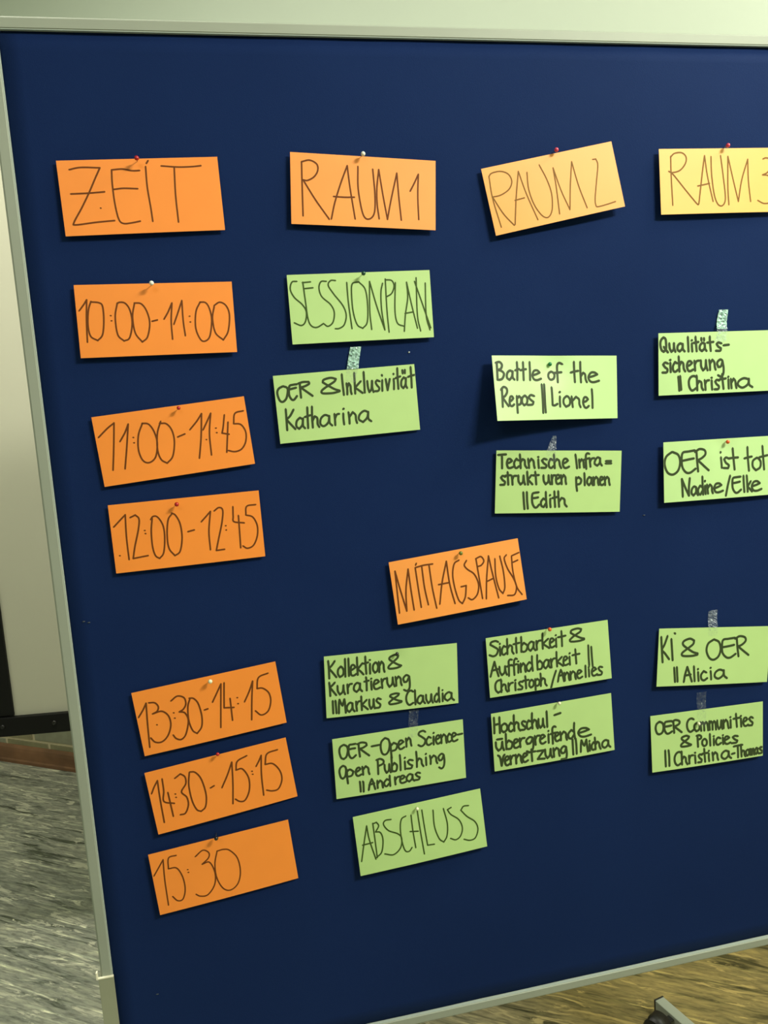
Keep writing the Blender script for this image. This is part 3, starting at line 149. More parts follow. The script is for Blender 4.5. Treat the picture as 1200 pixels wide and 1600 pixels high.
def extrude_profile(name, prof, p0, p1, u, w, m, parent=None):
    """prism of the cross-section prof [(a,b)] carried from p0 to p1; a runs along u, b along w"""
    p0, p1, u, w = map(Vector, (p0, p1, u, w)); n = len(prof)
    vs = [p0 + u*a + w*b for a, b in prof] + [p1 + u*a + w*b for a, b in prof]
    fs = [(i, (i+1) % n, n+(i+1) % n, n+i) for i in range(n)] + [tuple(range(n))[::-1], tuple(range(n, 2*n))]
    return link_mesh(name, vs, fs, m, parent)
def empty(name, loc, rot=(0, 0, 0)):
    o = bpy.data.objects.new(name, None); C.objects.link(o); o.location = loc; o.rotation_euler = rot
    o.empty_display_size = .05
    return o
def tag(o, label, cat, group=None):
    o['label'] = label; o['category'] = cat
    if group: o['group'] = group
    return o
def structure(o):
    o['kind'] = 'structure'; return o
Z = lambda z: z + FLOOR_OFF

# ------------------------------------------------------------------ materials
def mat_felt():
    m, nt, b = new_mat('navy_felt')
    tc = node(nt, 'ShaderNodeTexCoord')
    n1 = node(nt, 'ShaderNodeTexNoise', Scale=3.0, Detail=3.0); n2 = node(nt, 'ShaderNodeTexNoise', Scale=900.0, Detail=2.0)
    for n in (n1, n2): nt.links.new(tc.outputs['Object'], n.inputs['Vector'])
    r = ramp(nt, [(.3, (.0072, .0188, .074)), (.7, (.0084, .0218, .084))])
    nt.links.new(n1.outputs['Fac'], r.inputs['Fac']); nt.links.new(r.outputs['Color'], b.inputs['Base Color'])
    bp = node(nt, 'ShaderNodeBump', Strength=.35, Distance=.0006)
    nt.links.new(n2.outputs['Fac'], bp.inputs['Height']); nt.links.new(bp.outputs['Normal'], b.inputs['Normal'])
    b.inputs['Roughness'].default_value = .6; b.inputs['Specular IOR Level'].default_value = .05
    b.inputs['Specular Tint'].default_value = (.35, .60, 1, 1)
    b.inputs['Sheen Weight'].default_value = .03; b.inputs['Sheen Roughness'].default_value = .5
    b.inputs['Sheen Tint'].default_value = (.3, .5, 1, 1)
    return m
def mat_paper(name, col):
    m, nt, b = new_mat(name)
    tc = node(nt, 'ShaderNodeTexCoord')
    n1 = node(nt, 'ShaderNodeTexNoise', Scale=14.0, Detail=2.0); n2 = node(nt, 'ShaderNodeTexNoise', Scale=500.0, Detail=3.0)
    for n in (n1, n2): nt.links.new(tc.outputs['Object'], n.inputs['Vector'])
    r = ramp(nt, [(.3, tuple(c*.97 for c in col)), (.7, tuple(min(1, c*1.03) for c in col))])
    nt.links.new(n1.outputs['Fac'], r.inputs['Fac']); nt.links.new(r.outputs['Color'], b.inputs['Base Color'])
    bp = node(nt, 'ShaderNodeBump', Strength=.12, Distance=.0004)
    nt.links.new(n2.outputs['Fac'], bp.inputs['Height']); nt.links.new(bp.outputs['Normal'], b.inputs['Normal'])
    b.inputs['Roughness'].default_value = .5; b.inputs['Specular IOR Level'].default_value = .5
    return m
def mat_floor():
    m, nt, b = new_mat('streaked_linoleum')
    tc = node(nt, 'ShaderNodeTexCoord')
    rot = node(nt, 'ShaderNodeMapping'); rot.inputs['Rotation'].default_value = (0, 0, 0.614)
    nt.links.new(tc.outputs['Object'], rot.inputs['Vector'])
    def streak(sx, sy, det, off, dist=0.0, scale=1.0):
        mp = node(nt, 'ShaderNodeMapping'); mp.inputs['Scale'].default_value = (sx, sy, 1); mp.inputs['Location'].default_value = (off, off*1.7, 0)
        nt.links.new(rot.outputs['Vector'], mp.inputs['Vector'])
        n = node(nt, 'ShaderNodeTexNoise', Scale=scale, Detail=det, Distortion=dist, Roughness=.62)
        nt.links.new(mp.outputs['Vector'], n.inputs['Vector']); return n
    broad = streak(1.6, 11, 4, 3.1, .5); mid = streak(4.2, 34, 5, 7.7, .6); fine = streak(26, 130, 4, 1.3, .5)
    fleck = streak(9, 40, 5, 12.9, .9); long_ = streak(1.6, 62, 3, 31.7, .25); tone = streak(.5, 1.1, 2, 20.4)
    base = ramp(nt, [(.30, (.26, .27, .225)), (.46, (.32, .33, .28)), (.62, (.375, .38, .32)), (.8, (.43, .43, .36))])
    nt.links.new(broad.outputs['Fac'], base.inputs['Fac'])
    r2 = ramp(nt, [(.36, (.26, .29, .25)), (.43, (.80, .83, .81)), (.58, (1.05, 1.05, 1.0)), (.70, (1.6, 1.6, 1.4))])
    nt.links.new(mid.outputs['Fac'], r2.inputs['Fac'])
    mul = node(nt, 'ShaderNodeMix', data_type='RGBA', blend_type='MULTIPLY'); mul.inputs[0].default_value = 1
    nt.links.new(base.outputs['Color'], mul.inputs[6]); nt.links.new(r2.outputs['Color'], mul.inputs[7])
    r3 = ramp(nt, [(.33, (.62, .62, .60)), (.5, (1, 1, 1)), (.66, (1.28, 1.28, 1.18))])
    nt.links.new(fine.outputs['Fac'], r3.inputs['Fac'])
    mul2 = node(nt, 'ShaderNodeMix', data_type='RGBA', blend_type='MULTIPLY'); mul2.inputs[0].default_value = 1
    nt.links.new(mul.outputs[2], mul2.inputs[6]); nt.links.new(r3.outputs['Color'], mul2.inputs[7])
    rf = ramp(nt, [(.565, (0, 0, 0)), (.62, (1, 1, 1))]); nt.links.new(fleck.outputs['Fac'], rf.inputs['Fac'])
    mx = node(nt, 'ShaderNodeMix', data_type='RGBA'); nt.links.new(rf.outputs['Color'], mx.inputs[0])
    nt.links.new(mul2.outputs[2], mx.inputs[6]); mx.inputs[7].default_value = (.60, .60, .46, 1)
    rl = ramp(nt, [(.30, (.55, .57, .55)), (.39, (1, 1, 1)), (.59, (1, 1, 1)), (.66, (1.7, 1.7, 1.6))]); nt.links.new(long_.outputs['Fac'], rl.inputs['Fac'])
    mul5 = node(nt, 'ShaderNodeMix', data_type='RGBA', blend_type='MULTIPLY'); mul5.inputs[0].default_value = 1
    nt.links.new(mx.outputs[2], mul5.inputs[6]); nt.links.new(rl.outputs['Color'], mul5.inputs[7]); mx = mul5
    # the floor tint turns browner towards the right
    sep = node(nt, 'ShaderNodeSeparateXYZ'); nt.links.new(tc.outputs['Object'], sep.inputs[0])
    mr = node(nt, 'ShaderNodeMapRange'); mr.inputs['From Min'].default_value = -.1; mr.inputs['From Max'].default_value = .7
    nt.links.new(sep.outputs['X'], mr.inputs['Value'])
    tint = ramp(nt, [(0, (1, 1.0, 1.0)), (1, (.61, .47, .21))]); nt.links.new(mr.outputs['Result'], tint.inputs['Fac'])
    mul3 = node(nt, 'ShaderNodeMix', data_type='RGBA', blend_type='MULTIPLY'); mul3.inputs[0].default_value = 1
    nt.links.new(mx.outputs[2], mul3.inputs[6]); nt.links.new(tint.outputs['Color'], mul3.inputs[7])
    nt.links.new(mul3.outputs[2], b.inputs['Base Color'])
    bp = node(nt, 'ShaderNodeBump', Strength=.15, Distance=.001)
    nt.links.new(mid.outputs['Fac'], bp.inputs['Height']); nt.links.new(bp.outputs['Normal'], b.inputs['Normal'])
    b.inputs['Roughness'].default_value = .42; b.inputs['Specular IOR Level'].default_value = .4
    return m
def mat_tape(name, lo, hi, col, p0=.38, p1=.62, glint=0.0):
    m, nt, b = new_mat(name)
    tc = node(nt, 'ShaderNodeTexCoord')
    v = node(nt, 'ShaderNodeTexVoronoi', Scale=170.0); n = node(nt, 'ShaderNodeTexNoise', Scale=260.0, Detail=3.0, Distortion=1.2)
    nt.links.new(tc.outputs['Object'], v.inputs['Vector']); nt.links.new(tc.outputs['Object'], n.inputs['Vector'])
    r = ramp(nt, [(p0, (lo,)*3), (p1, (hi,)*3)] + ([(.66, (hi,)*3), (.70, (glint,)*3)] if glint else [])); nt.links.new(n.outputs['Fac'], r.inputs['Fac'])  # bright glints are painted as opaque spots in the alpha
    nt.links.new(r.outputs['Color'], b.inputs['Alpha'])
    b.inputs['Base Color'].default_value = (*col, 1); b.inputs['Roughness'].default_value = .16
    b.inputs['Specular IOR Level'].default_value = .7
    bp = node(nt, 'ShaderNodeBump', Strength=.8, Distance=.002)
    nt.links.new(v.outputs['Distance'], bp.inputs['Height']); nt.links.new(bp.outputs['Normal'], b.inputs['Normal'])
    return m

FELT = mat_felt(); FLOOR = mat_floor()
ORANGE = mat_paper('orange_card', (.93, .280, .034)); ORANGE_LIT_MID = mat_paper('orange_card_lit_mid', (.90, .40, .085)); ORANGE_LIT_HIGH = mat_paper('orange_card_lit_high', (.92, .50, .12))  # paler copies of the orange paper carry the glare towards the right
ORANGE_LIT_LOW = mat_paper('orange_card_lit_low', (.93, .335, .062))  # same orange paper, lightened where more light reaches the board
GREEN = mat_paper('green_card', (.45, .665, .245)); GREEN_LIT = mat_paper('green_card_lit', (.49, .73, .30))  # second green is the same paper with the brighter light painted in
ALU = simple('anodised_aluminium', (.31, .345, .275), rough=.55, metal=.1, spec=.3, var=.03, vscale=6)
LIP_HIGHLIGHT = simple('aluminium_lip_highlight', (.40, .47, .41), rough=.5, metal=.1, spec=.3)  # lighter than the rails: the edge highlight is put into the colour
POST = simple('grey_post', (.36, .38, .27), rough=.42, metal=.4, var=.03)
CAPW = simple('ivory_plastic', (.80, .78, .58), rough=.4)
BLACKP = simple('black_rubber', (.010, .010, .009), rough=.45, bump=.2)
DARKM = simple('black_painted_metal', (.0035, .0036, .003), rough=.55, spec=.25, var=.1)
BOLT = simple('black_steel_bolt', (.03, .03, .028), rough=.3, metal=.5)
WHITE = simple('screen_fabric', (.50, .50, .38), rough=.8, spec=.2, var=.02, vscale=2)
PLASTER = simple('painted_plaster', (.58, .66, .53), rough=.75, spec=.25, bump=.15, bscale=90, var=.015, vscale=2)
CEIL = simple('ceiling_paint', (.75, .77, .68), rough=.9)
MORTAR = simple('pale_mortar', (.66, .57, .38), rough=.9, bump=.5, bscale=120, var=.08, vscale=30)
BRICK = [simple('brick_olive', (.26, .24, .135), rough=.8, bump=.5, bscale=150, var=.18, vscale=25),
         simple('brick_grey', (.30, .30, .21), rough=.8, bump=.5, bscale=150, var=.14, vscale=25),
         simple('brick_sand', (.33, .295, .17), rough=.8, bump=.5, bscale=150, var=.14, vscale=25)]
SKIRT = simple('red_brown_skirting', (.20, .095, .045), rough=.45, var=.35, vscale=9, bump=.2, bscale=60)
INK_T = simple('fine_marker_ink', (.15, .043, .006), rough=.6, spec=.2)
INK_TL = simple('faint_fine_marker_ink', (.22, .105, .018), rough=.6, spec=.2)
INK_TG = simple('fine_marker_ink_on_green', (.045, .085, .014), rough=.6, spec=.2)
INK_K = simple('broad_marker_ink', (.036, .058, .018), rough=.55, spec=.25)
STEEL = simple('needle_steel', (.35, .33, .3), rough=.3, metal=.9)
DULL_LINT = simple('dull_lint', (.06, .075, .085), rough=.9)
LINT = simple('lint', (.45, .5, .48), rough=.9)

# ------------------------------------------------------------------ the room
WU = Vector((.8173004, -.5762118, 0)); WN = Vector((-.5762118, -.8173004, 0))     # along / out of the brick wall
WM = Vector((-.8625, 2.3572, 0))
def wp(u, n, z): return WM + WU*u + WN*n + Vector((0, 0, z))
H = 3.2; U0, U1, N1 = -2.2, 5.2, 6.2
def slab(name, pts, z0, z1, m):
    n = len(pts); vs = [(p[0], p[1], z0) for p in pts] + [(p[0], p[1], z1) for p in pts]
    fs = [tuple(range(n))[::-1], tuple(range(n, 2*n))] + [(i, (i+1) % n, n+(i+1) % n, n+i) for i in range(n)]
    return structure(link_mesh(name, vs, fs, m))
rect = lambda a, b, c, d: [wp(a, c, 0), wp(b, c, 0), wp(b, d, 0), wp(a, d, 0)]
floor = slab('floor', rect(U0-.2, U1+.2, -.2, N1+.2), -.08, 0.0, FLOOR)
slab('ceiling', rect(U0-.2, U1+.2, -.2, N1+.2), H, H+.1, CEIL)
BR_ROWS = 12; BED = .08; BRICK_TOP = .02 + BED*BR_ROWS
bw = slab('wall_back', rect(U0-.2, U1+.2, -.2, -.0005), 0, H, MORTAR)
plas = slab('trim_1', rect(U0, U1, -.0005, .004), BRICK_TOP + .002, H, PLASTER)
slab('wall_left', rect(U0-.2, U0, -.0005, N1), 0, H, PLASTER)
slab('wall_right', rect(U1, U1+.2, -.0005, N1), 0, H, PLASTER)
slab('wall_front', rect(U0, U1, N1, N1+.2), 0, H, PLASTER)
# individual bricks, laid in running bond over the stretch of wall seen beside and below the board
random.seed(4)
bmeshes = []
for i, mm in enumerate(BRICK):
    bm = bmesh.new(); box_bm(bm, (-.114, -.012, -.0345), (.114, .004, .0345), .0025)
    for v in bm.verts: v.co += Vector((random.uniform(-.001, .001), random.uniform(-.0006, .0006), random.uniform(-.001, .001)))
    bmesh.ops.recalc_face_normals(bm, faces=bm.faces)
    me = bpy.data.meshes.new('brick'); bm.to_mesh(me); bm.free(); me.materials.append(mm); bmeshes.append(me)
ang = math.atan2(WU.y, WU.x)
LEN = .2425
for r in range(BR_ROWS):
    off = -.0331 + (0.0 if r % 2 == 0 else .16 - .0)      # rows are offset so that the joints fall where the photograph shows them
    for c in range(-5, 15):
        u = off + c*LEN
        if u < -1.3 or u > 3.2: continue
        zc = .02 + BED*r + .0405
        k = 1 if (r == 1 and c == 0) else random.choice([0, 0, 1, 2])
        o = bpy.data.objects.new('brick', bmeshes[k]); C.objects.link(o); o.parent = bw
        p = wp(u, -.0096 + random.uniform(-.0008, .0012), zc); o.location = p; o.rotation_euler = (0, 0, ang)
# skirting: a coved red-brown strip with a lighter toe
sk = [(0, 0), (.020, 0), (.020, .012), (.016, .018), (.013, .050), (.010, .064), (.004, .073), (0, .0755)]
o = extrude_profile('baseboard_back', sk, wp(U0, .004, 0), wp(U1, .004, 0), WN, (0, 0, 1), SKIRT); structure(o)

# ------------------------------------------------------------------ projection screen on its stand, behind the pinboard
SU = Vector((.98899, -.14800, 0)).normalized(); SN = Vector((SU.y, -SU.x, 0))   # SN points to the camera side
SP = Vector((-.5666, 1.0, Z(-.7187)))
scr = empty('projection_screen', (SP.x + SU.x*.6, SP.y + SU.y*.6, 0), (0, 0, math.atan2(SU.y, SU.x)))
tag(scr, 'white projection screen panel in a black bolted frame standing behind the blue pinboard', 'screen')
sx0 = -.6                     # local x of SP
def sbox(name, lo, hi, m, bev=0.0, par=scr):
    o = box(name, lo, hi, m, par, bev); return o
zb = SP.z
sbox('screen_panel', (sx0-.04, .004, zb-.01), (sx0+1.28, .010, zb+1.44), WHITE)
sbox('side_rail', (sx0-.085, -.004, zb-.004), (sx0, .016, zb+1.45), DARKM, .0012)
sbox('side_rail', (sx0+1.22, -.004, zb-.004), (sx0+1.305, .016, zb+1.45), DARKM, .0012)
br = sbox('bottom_rail', (sx0-.085, -.012, zb-.0556), (sx0+1.305, .018, zb-.0066), DARKM, .0015)
tr = sbox('top_rail', (sx0-.085, -.012, zb+1.43), (sx0+1.305, .018, zb+1.479), DARKM, .0015)
for rail, zz in ((br, zb-.0285), (tr, zb+1.455)):
    k = 0; x = -.0274
    while x < 1.29:
        bm = bmesh.new()
        lathe_bm(bm, [(.0058, 0), (.0056, .0015), (.0045, .0032), (.0022, .0042), (.0016, .0030)], Matrix.Translation((sx0+x, -.0121, zz)) @ Matrix.Rotation(PI/2, 4, 'X'), 16)
        from_bm('bolt', bm, BOLT, rail, True); x += .1297
for x in (-.30, 1.375):
    bm = bmesh.new(); cyl_bm(bm, (sx0+x, .01, .045), (sx0+x, .01, zb+1.47), .014, seg=20)
    p = from_bm('post', bm, DARKM, scr, True)
    for zz in (zb-.03, zb+1.455):
        x1 = sx0-.08 if x < 0 else sx0+1.30
        box('clamp', (min(sx0+x, x1), .0, zz-.015), (max(sx0+x, x1), .018, zz+.015), DARKM, p, .001)
    ft = sbox('foot', (sx0+x-.02, -.14, .018), (sx0+x+.02, .24, .046), DARKM, .003)
    for yy in (-.12, .22):
        bm = bmesh.new(); lathe_bm(bm, [(.012, 0), (.016, .003), (.016, .014), (.010, .019)], Matrix.Translation((sx0+x, yy, 0)), 16)
        from_bm('rubber_foot', bm, BLACKP, ft, True)

# ------------------------------------------------------------------ the pinboard
XL, XR, ZT, ZB = -.2332, .977, Z(.5150), Z(-.9830)       # outer frame; felt face lies at y = 0
board = empty('pinboard', ((XL+XR)/2, .015, 0)); bx, by = (XL+XR)/2, .015
tag(board, 'large navy felt pinboard on wheels with grey aluminium frame, covered in cards', 'pinboard')
sub = Vector((bx, by, 0))
def bbox_(name, lo, hi, m, bev=0.0, par=board): return box(name, Vector(lo)-sub, Vector(hi)-sub, m, par, bev)
# felt panel: a grid with the slight waviness of stretched cloth
bm = bmesh.new()
nx, nz = 40, 50
x0, x1, z0, z1 = XL+.010, XR-.010, ZB+.010, ZT-.010
g = [[bm.verts.new(Vector((x0+(x1-x0)*i/nx, .0004*math.sin(i*1.1+j*.7)*math.cos(j*.9)+.0004, z0+(z1-z0)*j/nz))-sub) for i in range(nx+1)] for j in range(nz+1)]
for j in range(nz):
    for i in range(nx): bm.faces.new((g[j][i], g[j][i+1], g[j+1][i+1], g[j+1][i]))
bk = [bm.verts.new(Vector((x, .026, z))-sub) for x, z in ((x0, z0), (x1, z0), (x1, z1), (x0, z1))]
bm.faces.new(bk)
bm.faces.new([g[0][i] for i in range(nx+1)] + [bk[1], bk[0]])
bm.faces.new([g[nz][i] for i in range(nx+1)] + [bk[2], bk[3]])
bm.faces.new([g[j][0] for j in range(nz+1)] + [bk[3], bk[0]])
bm.faces.new([g[j][nx] for j in range(nz+1)] + [bk[2], bk[1]])
from_bm('felt_panel', bm, FELT, board, True)
# frame rails: a = distance inwards from the outer edge, b = forward of the felt face
prof = [(0, -.028), (0, .0035), (.0012, .0055), (.0026, .0062), (.0138, .0060), (.0150, .0048), (.0155, .0002), (.0155, -.001), (.011, -.001), (.011, -.026), (.0155, -.028)]
fwd = (0, -1, 0)
def rail(p0, p1, u):
    return extrude_profile('frame_rail', prof, Vector(p0)-sub, Vector(p1)-sub, u, fwd, ALU, board)
rail((XL, 0, ZT), (XR, 0, ZT), (0, 0, -1)); rail((XL, 0, ZB), (XR, 0, ZB), (0, 0, 1))
rail((XL, 0, ZB+.0155), (XL, 0, ZT-.0155), (1, 0, 0)); rail((XR, 0, ZB+.0155), (XR, 0, ZT-.0155), (-1, 0, 0))
# lip along the inner edge, its highlight painted as a lighter colour
for lo, hi in (((XL+.0146, -.0052, ZT-.0160), (XR-.0146, .0, ZT-.0148)), ((XL+.0146, -.0052, ZB+.0148), (XR-.0146, .0, ZB+.0160)),
               ((XL+.0148, -.0052, ZB+.0160), (XL+.0160, .0, ZT-.0160)), ((XR-.0160, -.0052, ZB+.0160), (XR-.0148, .0, ZT-.0160))):
    bbox_('frame_lip', lo, hi, LIP_HIGHLIGHT, .0006)
# lint caught on the felt
for i, q in enumerate(LINTS):
    bm = bmesh.new(); bmesh.ops.create_icosphere(bm, subdivisions=1, radius=.0011 if i != 0 else .0016)
    for v in bm.verts: v.co = Vector((v.co.x*(1.0 if i == 0 else 2.2), v.co.y*.5, v.co.z*.8)) + Vector((q[0], -.0006, Z(q[2]))) - sub
    from_bm('lint', bm, LINT if i == 0 else DULL_LINT, board, True)
# leg posts gripping the lower corners, with a plastic cap, and splayed feet on castors
def caster(par, c, yaw):
    """twin wheel castor: c = wheel centre"""
    h = empty('caster', c, (0, 0, yaw)); h.parent = par
    return h
def caster_mesh(par, c, yaw):
    c = Vector(c); R = Matrix.Translation(c) @ Matrix.Rotation(yaw, 4, 'Z'); bm = bmesh.new()
    for s in (-1, 1):
        lathe_bm(bm, [(.004, s*.004), (.021, s*.004), (.0245, s*.006), (.0245, s*.013), (.021, s*.0155), (.009, s*.0165)],
                 R @ Matrix.Rotation(PI/2, 4, 'X'), 24)
    # hood over the wheels
    hood = []
    for y in (-.0185, .0185):
        hood.append([bm.verts.new(R @ Vector((math.cos(a)*.0275, y, math.sin(a)*.0275))) for a in [PI*.02 + PI*.62*i/10 for i in range(11)]])
    inn = []
    for y in (-.0185, .0185):
        inn.append([bm.verts.new(R @ Vector((math.cos(a)*.0258, y, math.sin(a)*.0258))) for a in [PI*.02 + PI*.62*i/10 for i in range(11)]])
    for i in range(10):
        bm.faces.new((hood[0][i], hood[0][i+1], hood[1][i+1], hood[1][i])); bm.faces.new((inn[0][i], inn[0][i+1], inn[1][i+1], inn[1][i]))
        for q in (0, 1): bm.faces.new((hood[q][i], hood[q][i+1], inn[q][i+1], inn[q][i]))
    for i in (0, 10): bm.faces.new((hood[0][i], hood[1][i], inn[1][i], inn[0][i]))
    cyl_bm(bm, R @ Vector((0, -.019, 0)), R @ Vector((0, .019, 0)), .006, seg=12)
    return from_bm('caster', bm, BLACKP, par, True)
for s, xo in ((1, XL), (-1, XR)):
    xa, xb = (xo-.0035, xo+.0178) if s == 1 else (xo-.0178, xo+.0035)
    bm = bmesh.new()
    for lo, hi in (((xa, -.0092, .075), (xb, -.0066, Z(-.7955))), ((xa if s == 1 else xb-.003, -.0066, .075), (xa+.003 if s == 1 else xb, .034, Z(-.7955))),
                   ((xa, .0300, .075), (xb, .034, Z(-.7955))), ((xa+.001, -.0066, .07), (xb-.001, .030, ZB-.003))):
        box_bm(bm, Vector(lo)-sub, Vector(hi)-sub, .0008)
    post = from_bm('leg_post', bm, POST, board)
    bbox_('post_cap', (xa-.0016 if s == 1 else xa, -.0100, Z(-.7962)), (xb if s == 1 else xb+.0016, -.0062, Z(-.7940)), CAPW, .0006, post)
    bm = bmesh.new()
    hx = xa-.0016 if s == 1 else xb+.0016
    box_bm(bm, Vector((hx-.0012, -.0100, Z(-.7962)))-sub, Vector((hx+.0012, -.004, Z(-.7850)))-sub, .0005)
    from_bm('cap_tongue', bm, CAPW, post)
    # foot
    A_ = Vector((.8475, .3574, 0)); B_ = Vector((.8664, .2767, 0)); d = (B_-A_).normalized()
    if s == 1:
        mxr = lambda v: Vector(((XL+XR)-v.x, v.y, v.z)); A_, d = mxr(A_), Vector((-d.x, d.y, 0))
    side = Vector((-d.y, d.x, 0)) if s == 1 else Vector((-d.y, d.x, 0))
    if side.x * (1 if s == -1 else -1) < 0: side = -side       # points outwards
    Lf = .73
    M = Matrix(((side.x, d.x, 0, A_.x-bx), (side.y, d.y, 0, A_.y-by), (0, 0, 1, 0), (0, 0, 0, 1)))
    bm = bmesh.new(); box_bm(bm, (0, .003, Z(-1.392)), (.024, Lf-.003, Z(-1.362)), .0018, M)
    foot = from_bm('foot', bm, ALU, board)
    for a, b2 in ((-.0, .004), (Lf-.004, Lf)):
        bm = bmesh.new(); box_bm(bm, (-.0008, a, Z(-1.3928)), (.0248, b2, Z(-1.3612)), .001, M); from_bm('end_cap', bm, BLACKP, foot)
    # saddle that carries the post
    bm = bmesh.new(); mid = M @ Vector((.012, A_.y/abs(d.y), 0))
    pc = Vector(((xa+xb)/2-bx, .012-by, 0))
    xlo, xhi = min(mid.x-.012, pc.x-.011), max(mid.x+.012, pc.x+.011)
    box_bm(bm, (xlo, -.020+.012-by, Z(-1.362)), (xhi, .020+.012-by, .082), .002); from_bm('saddle', bm, POST, foot)
    for yy in (.052, Lf-.052):
        c = M @ Vector((-.043, yy, 0)); yaw = math.atan2(d.y, d.x)+.35
        caster_mesh(foot, (c.x, c.y, .0248), yaw)
        bm = bmesh.new(); q0 = M @ Vector((-.026, yy, 0)); q1 = M @ Vector((.001, yy, 0))
        cyl_bm(bm, (c.x, c.y, .0260), (c.x, c.y, .0315), .0075, seg=14)
        box_bm(bm, (-.050, yy-.008, .0290), (.001, yy+.008, .0315), .0008, M)
        from_bm('caster_bracket', bm, BLACKP, foot)

# ------------------------------------------------------------------ cards and handwriting
CARDS = json.loads(CARD_DATA)
W, HH, TH = .205, .095, .00035
def catmull(P):
    P = [Vector((a*1e-4, b*1e-4)) for a, b in P]
    Q = [P[0]]
    for p in P[1:]:
        if (p-Q[-1]).length > 1e-5: Q.append(p)
    P = Q
    if len(P) < 2: return [P[0], P[0]+Vector((.0006, 0))]
    runs = [[P[0]]]
    for i in range(1, len(P)):
        runs[-1].append(P[i])
        if i < len(P)-1:
            a = (P[i]-P[i-1]).normalized(); b = (P[i+1]-P[i]).normalized()
            if a.dot(b) < .25: runs.append([P[i]])
    out = []
    for r in runs:
        if len(r) == 2: out.append([r[0], r[1]]); continue
        e = [r[0]*2-r[1]] + r + [r[-1]*2-r[-2]]; o = []
        for i in range(1, len(e)-2):
            p0, p1, p2, p3 = e[i-1:i+3]
            n = max(2, min(8, int((p2-p1).length/.0018)+2))
            for k in range(n):
                t = k/n
                o.append(.5*((2*p1)+(p2-p0)*t+(2*p0-5*p1+4*p2-p3)*t*t+(3*p1-p0-3*p2+p3)*t**3))
        o.append(e[-2]); out.append(o)
    return out
def ribbon(bm, pts, w, depth, rise):
    """flat pen line with round ends, lying on the card's surface"""
    def V(p): 
        x = max(-W/2+.0003, min(W/2-.0003, p.x)); z = max(-HH/2+.0003, min(HH/2-.0003, p.y))
        return bm.verts.new((x, -(depth(x, z)+TH+rise), z))
    # resample long segments so that the line follows the bent card
    P = [pts[0]]
    for q in pts[1:]:
        n = max(1, int((q-P[-1]).length/.006)); a = P[-1]
        for k in range(1, n+1): P.append(a.lerp(q, k/n))
    n = len(P); left, right = [], []
    for i in range(n):
        t = (P[min(i+1, n-1)]-P[max(i-1, 0)]);  t = t.normalized() if t.length > 1e-9 else Vector((1, 0))
        nn = Vector((-t.y, t.x)); ww = w*.5
        left.append(V(P[i]+nn*ww)); right.append(V(P[i]-nn*ww))
    for i in range(n-1): bm.faces.new((left[i], left[i+1], right[i+1], right[i]))
    for end, (a, b) in ((0, (right[0], left[0])), (n-1, (left[-1], right[-1]))):
        t = (P[1]-P[0]) if end == 0 else (P[-1]-P[-2]); t = t.normalized() if t.length > 1e-9 else Vector((1, 0))
        if end == 0: t = -t
        nn = Vector((-t.y, t.x)); ww = w*.5
        mid = [V(P[end]+nn*ww*c_+t*ww*s_) for c_, s_ in ((.75, .66), (.25, .97), (-.25, .97), (-.75, .66))]
        try: bm.faces.new([b if end == 0 else a, *mid, a if end == 0 else b])
        except ValueError: pass
INFO = {
 'ZEIT': (ORANGE, 'orange card lettered ZEIT in the top left corner of the pinboard'),
 'R1': (ORANGE_LIT_LOW, 'orange card lettered RAUM 1 in the top row, above the green SESSIONPLAN card'),
 'R2': (ORANGE_LIT_MID, 'tilted orange card lettered RAUM 2 in the top row'),
 'R3': (ORANGE_LIT_HIGH, 'orange card lettered RAUM 3 cut off at the top right edge'),
 '10': (ORANGE, 'orange time card reading 10:00-11:00, just below ZEIT'),
 'SES': (GREEN, 'green card reading SESSIONPLAN under the RAUM 1 card'),
 'INK': (GREEN, 'green card about OER and Inklusivitaet hung by clear tape under SESSIONPLAN'),
 '11': (ORANGE, 'orange time card reading 11:00-11:45'),
 'BAT': (GREEN_LIT, 'green card reading Battle of the Repos, curling away from the felt'),
 'TEC': (GREEN, 'green card about Technische Infrastrukturen, below the curling Battle card'),
 'QUA': (GREEN_LIT, 'green card about Qualitaetssicherung hung by clear tape at the right edge'),
 'TOT': (GREEN_LIT, 'green card reading OER ist tot at the right edge'),
 '12': (ORANGE, 'orange time card reading 12:00-12:45'),
 'MIT': (ORANGE_LIT_LOW, 'orange card reading MITTAGSPAUSE tilted in the middle of the pinboard'),
 'KOL': (GREEN, 'green card reading Kollektion & Kuratierung, right of the 13:30 card'),
 'SIC': (GREEN, 'green card reading Sichtbarkeit & Auffindbarkeit, lower right of MITTAGSPAUSE'),
 'HOC': (GREEN, 'green card reading Hochschuluebergreifende Vernetzung'),
 'KI': (GREEN, 'green card reading KI & OER at the right edge'),
 'COM': (GREEN, 'green card reading OER Communities & Policies, lowest at the right edge'),
 'OPE': (GREEN, 'green card reading OER-Open Science-Open Publishing'),
 'ABS': (GREEN, 'green card reading ABSCHLUSS, lowest green card'),
 '13': (ORANGE, 'orange time card reading 13:30-14:15'),
 '14': (ORANGE, 'orange time card reading 14:30-15:15'),
 '15': (ORANGE, 'orange time card reading 15:30, lowest on the pinboard'),
}
FINE = {'ZEIT', 'R1', 'R2', 'R3', '10', '11', '12', 'MIT', '13', '14', '15'}
DIP = {'BAT': (-.0045, -.006, .034, .030), 'KOL': (-.0015, .008, .036, .012), 'TOT': (-.002, .004, .036, .02)}
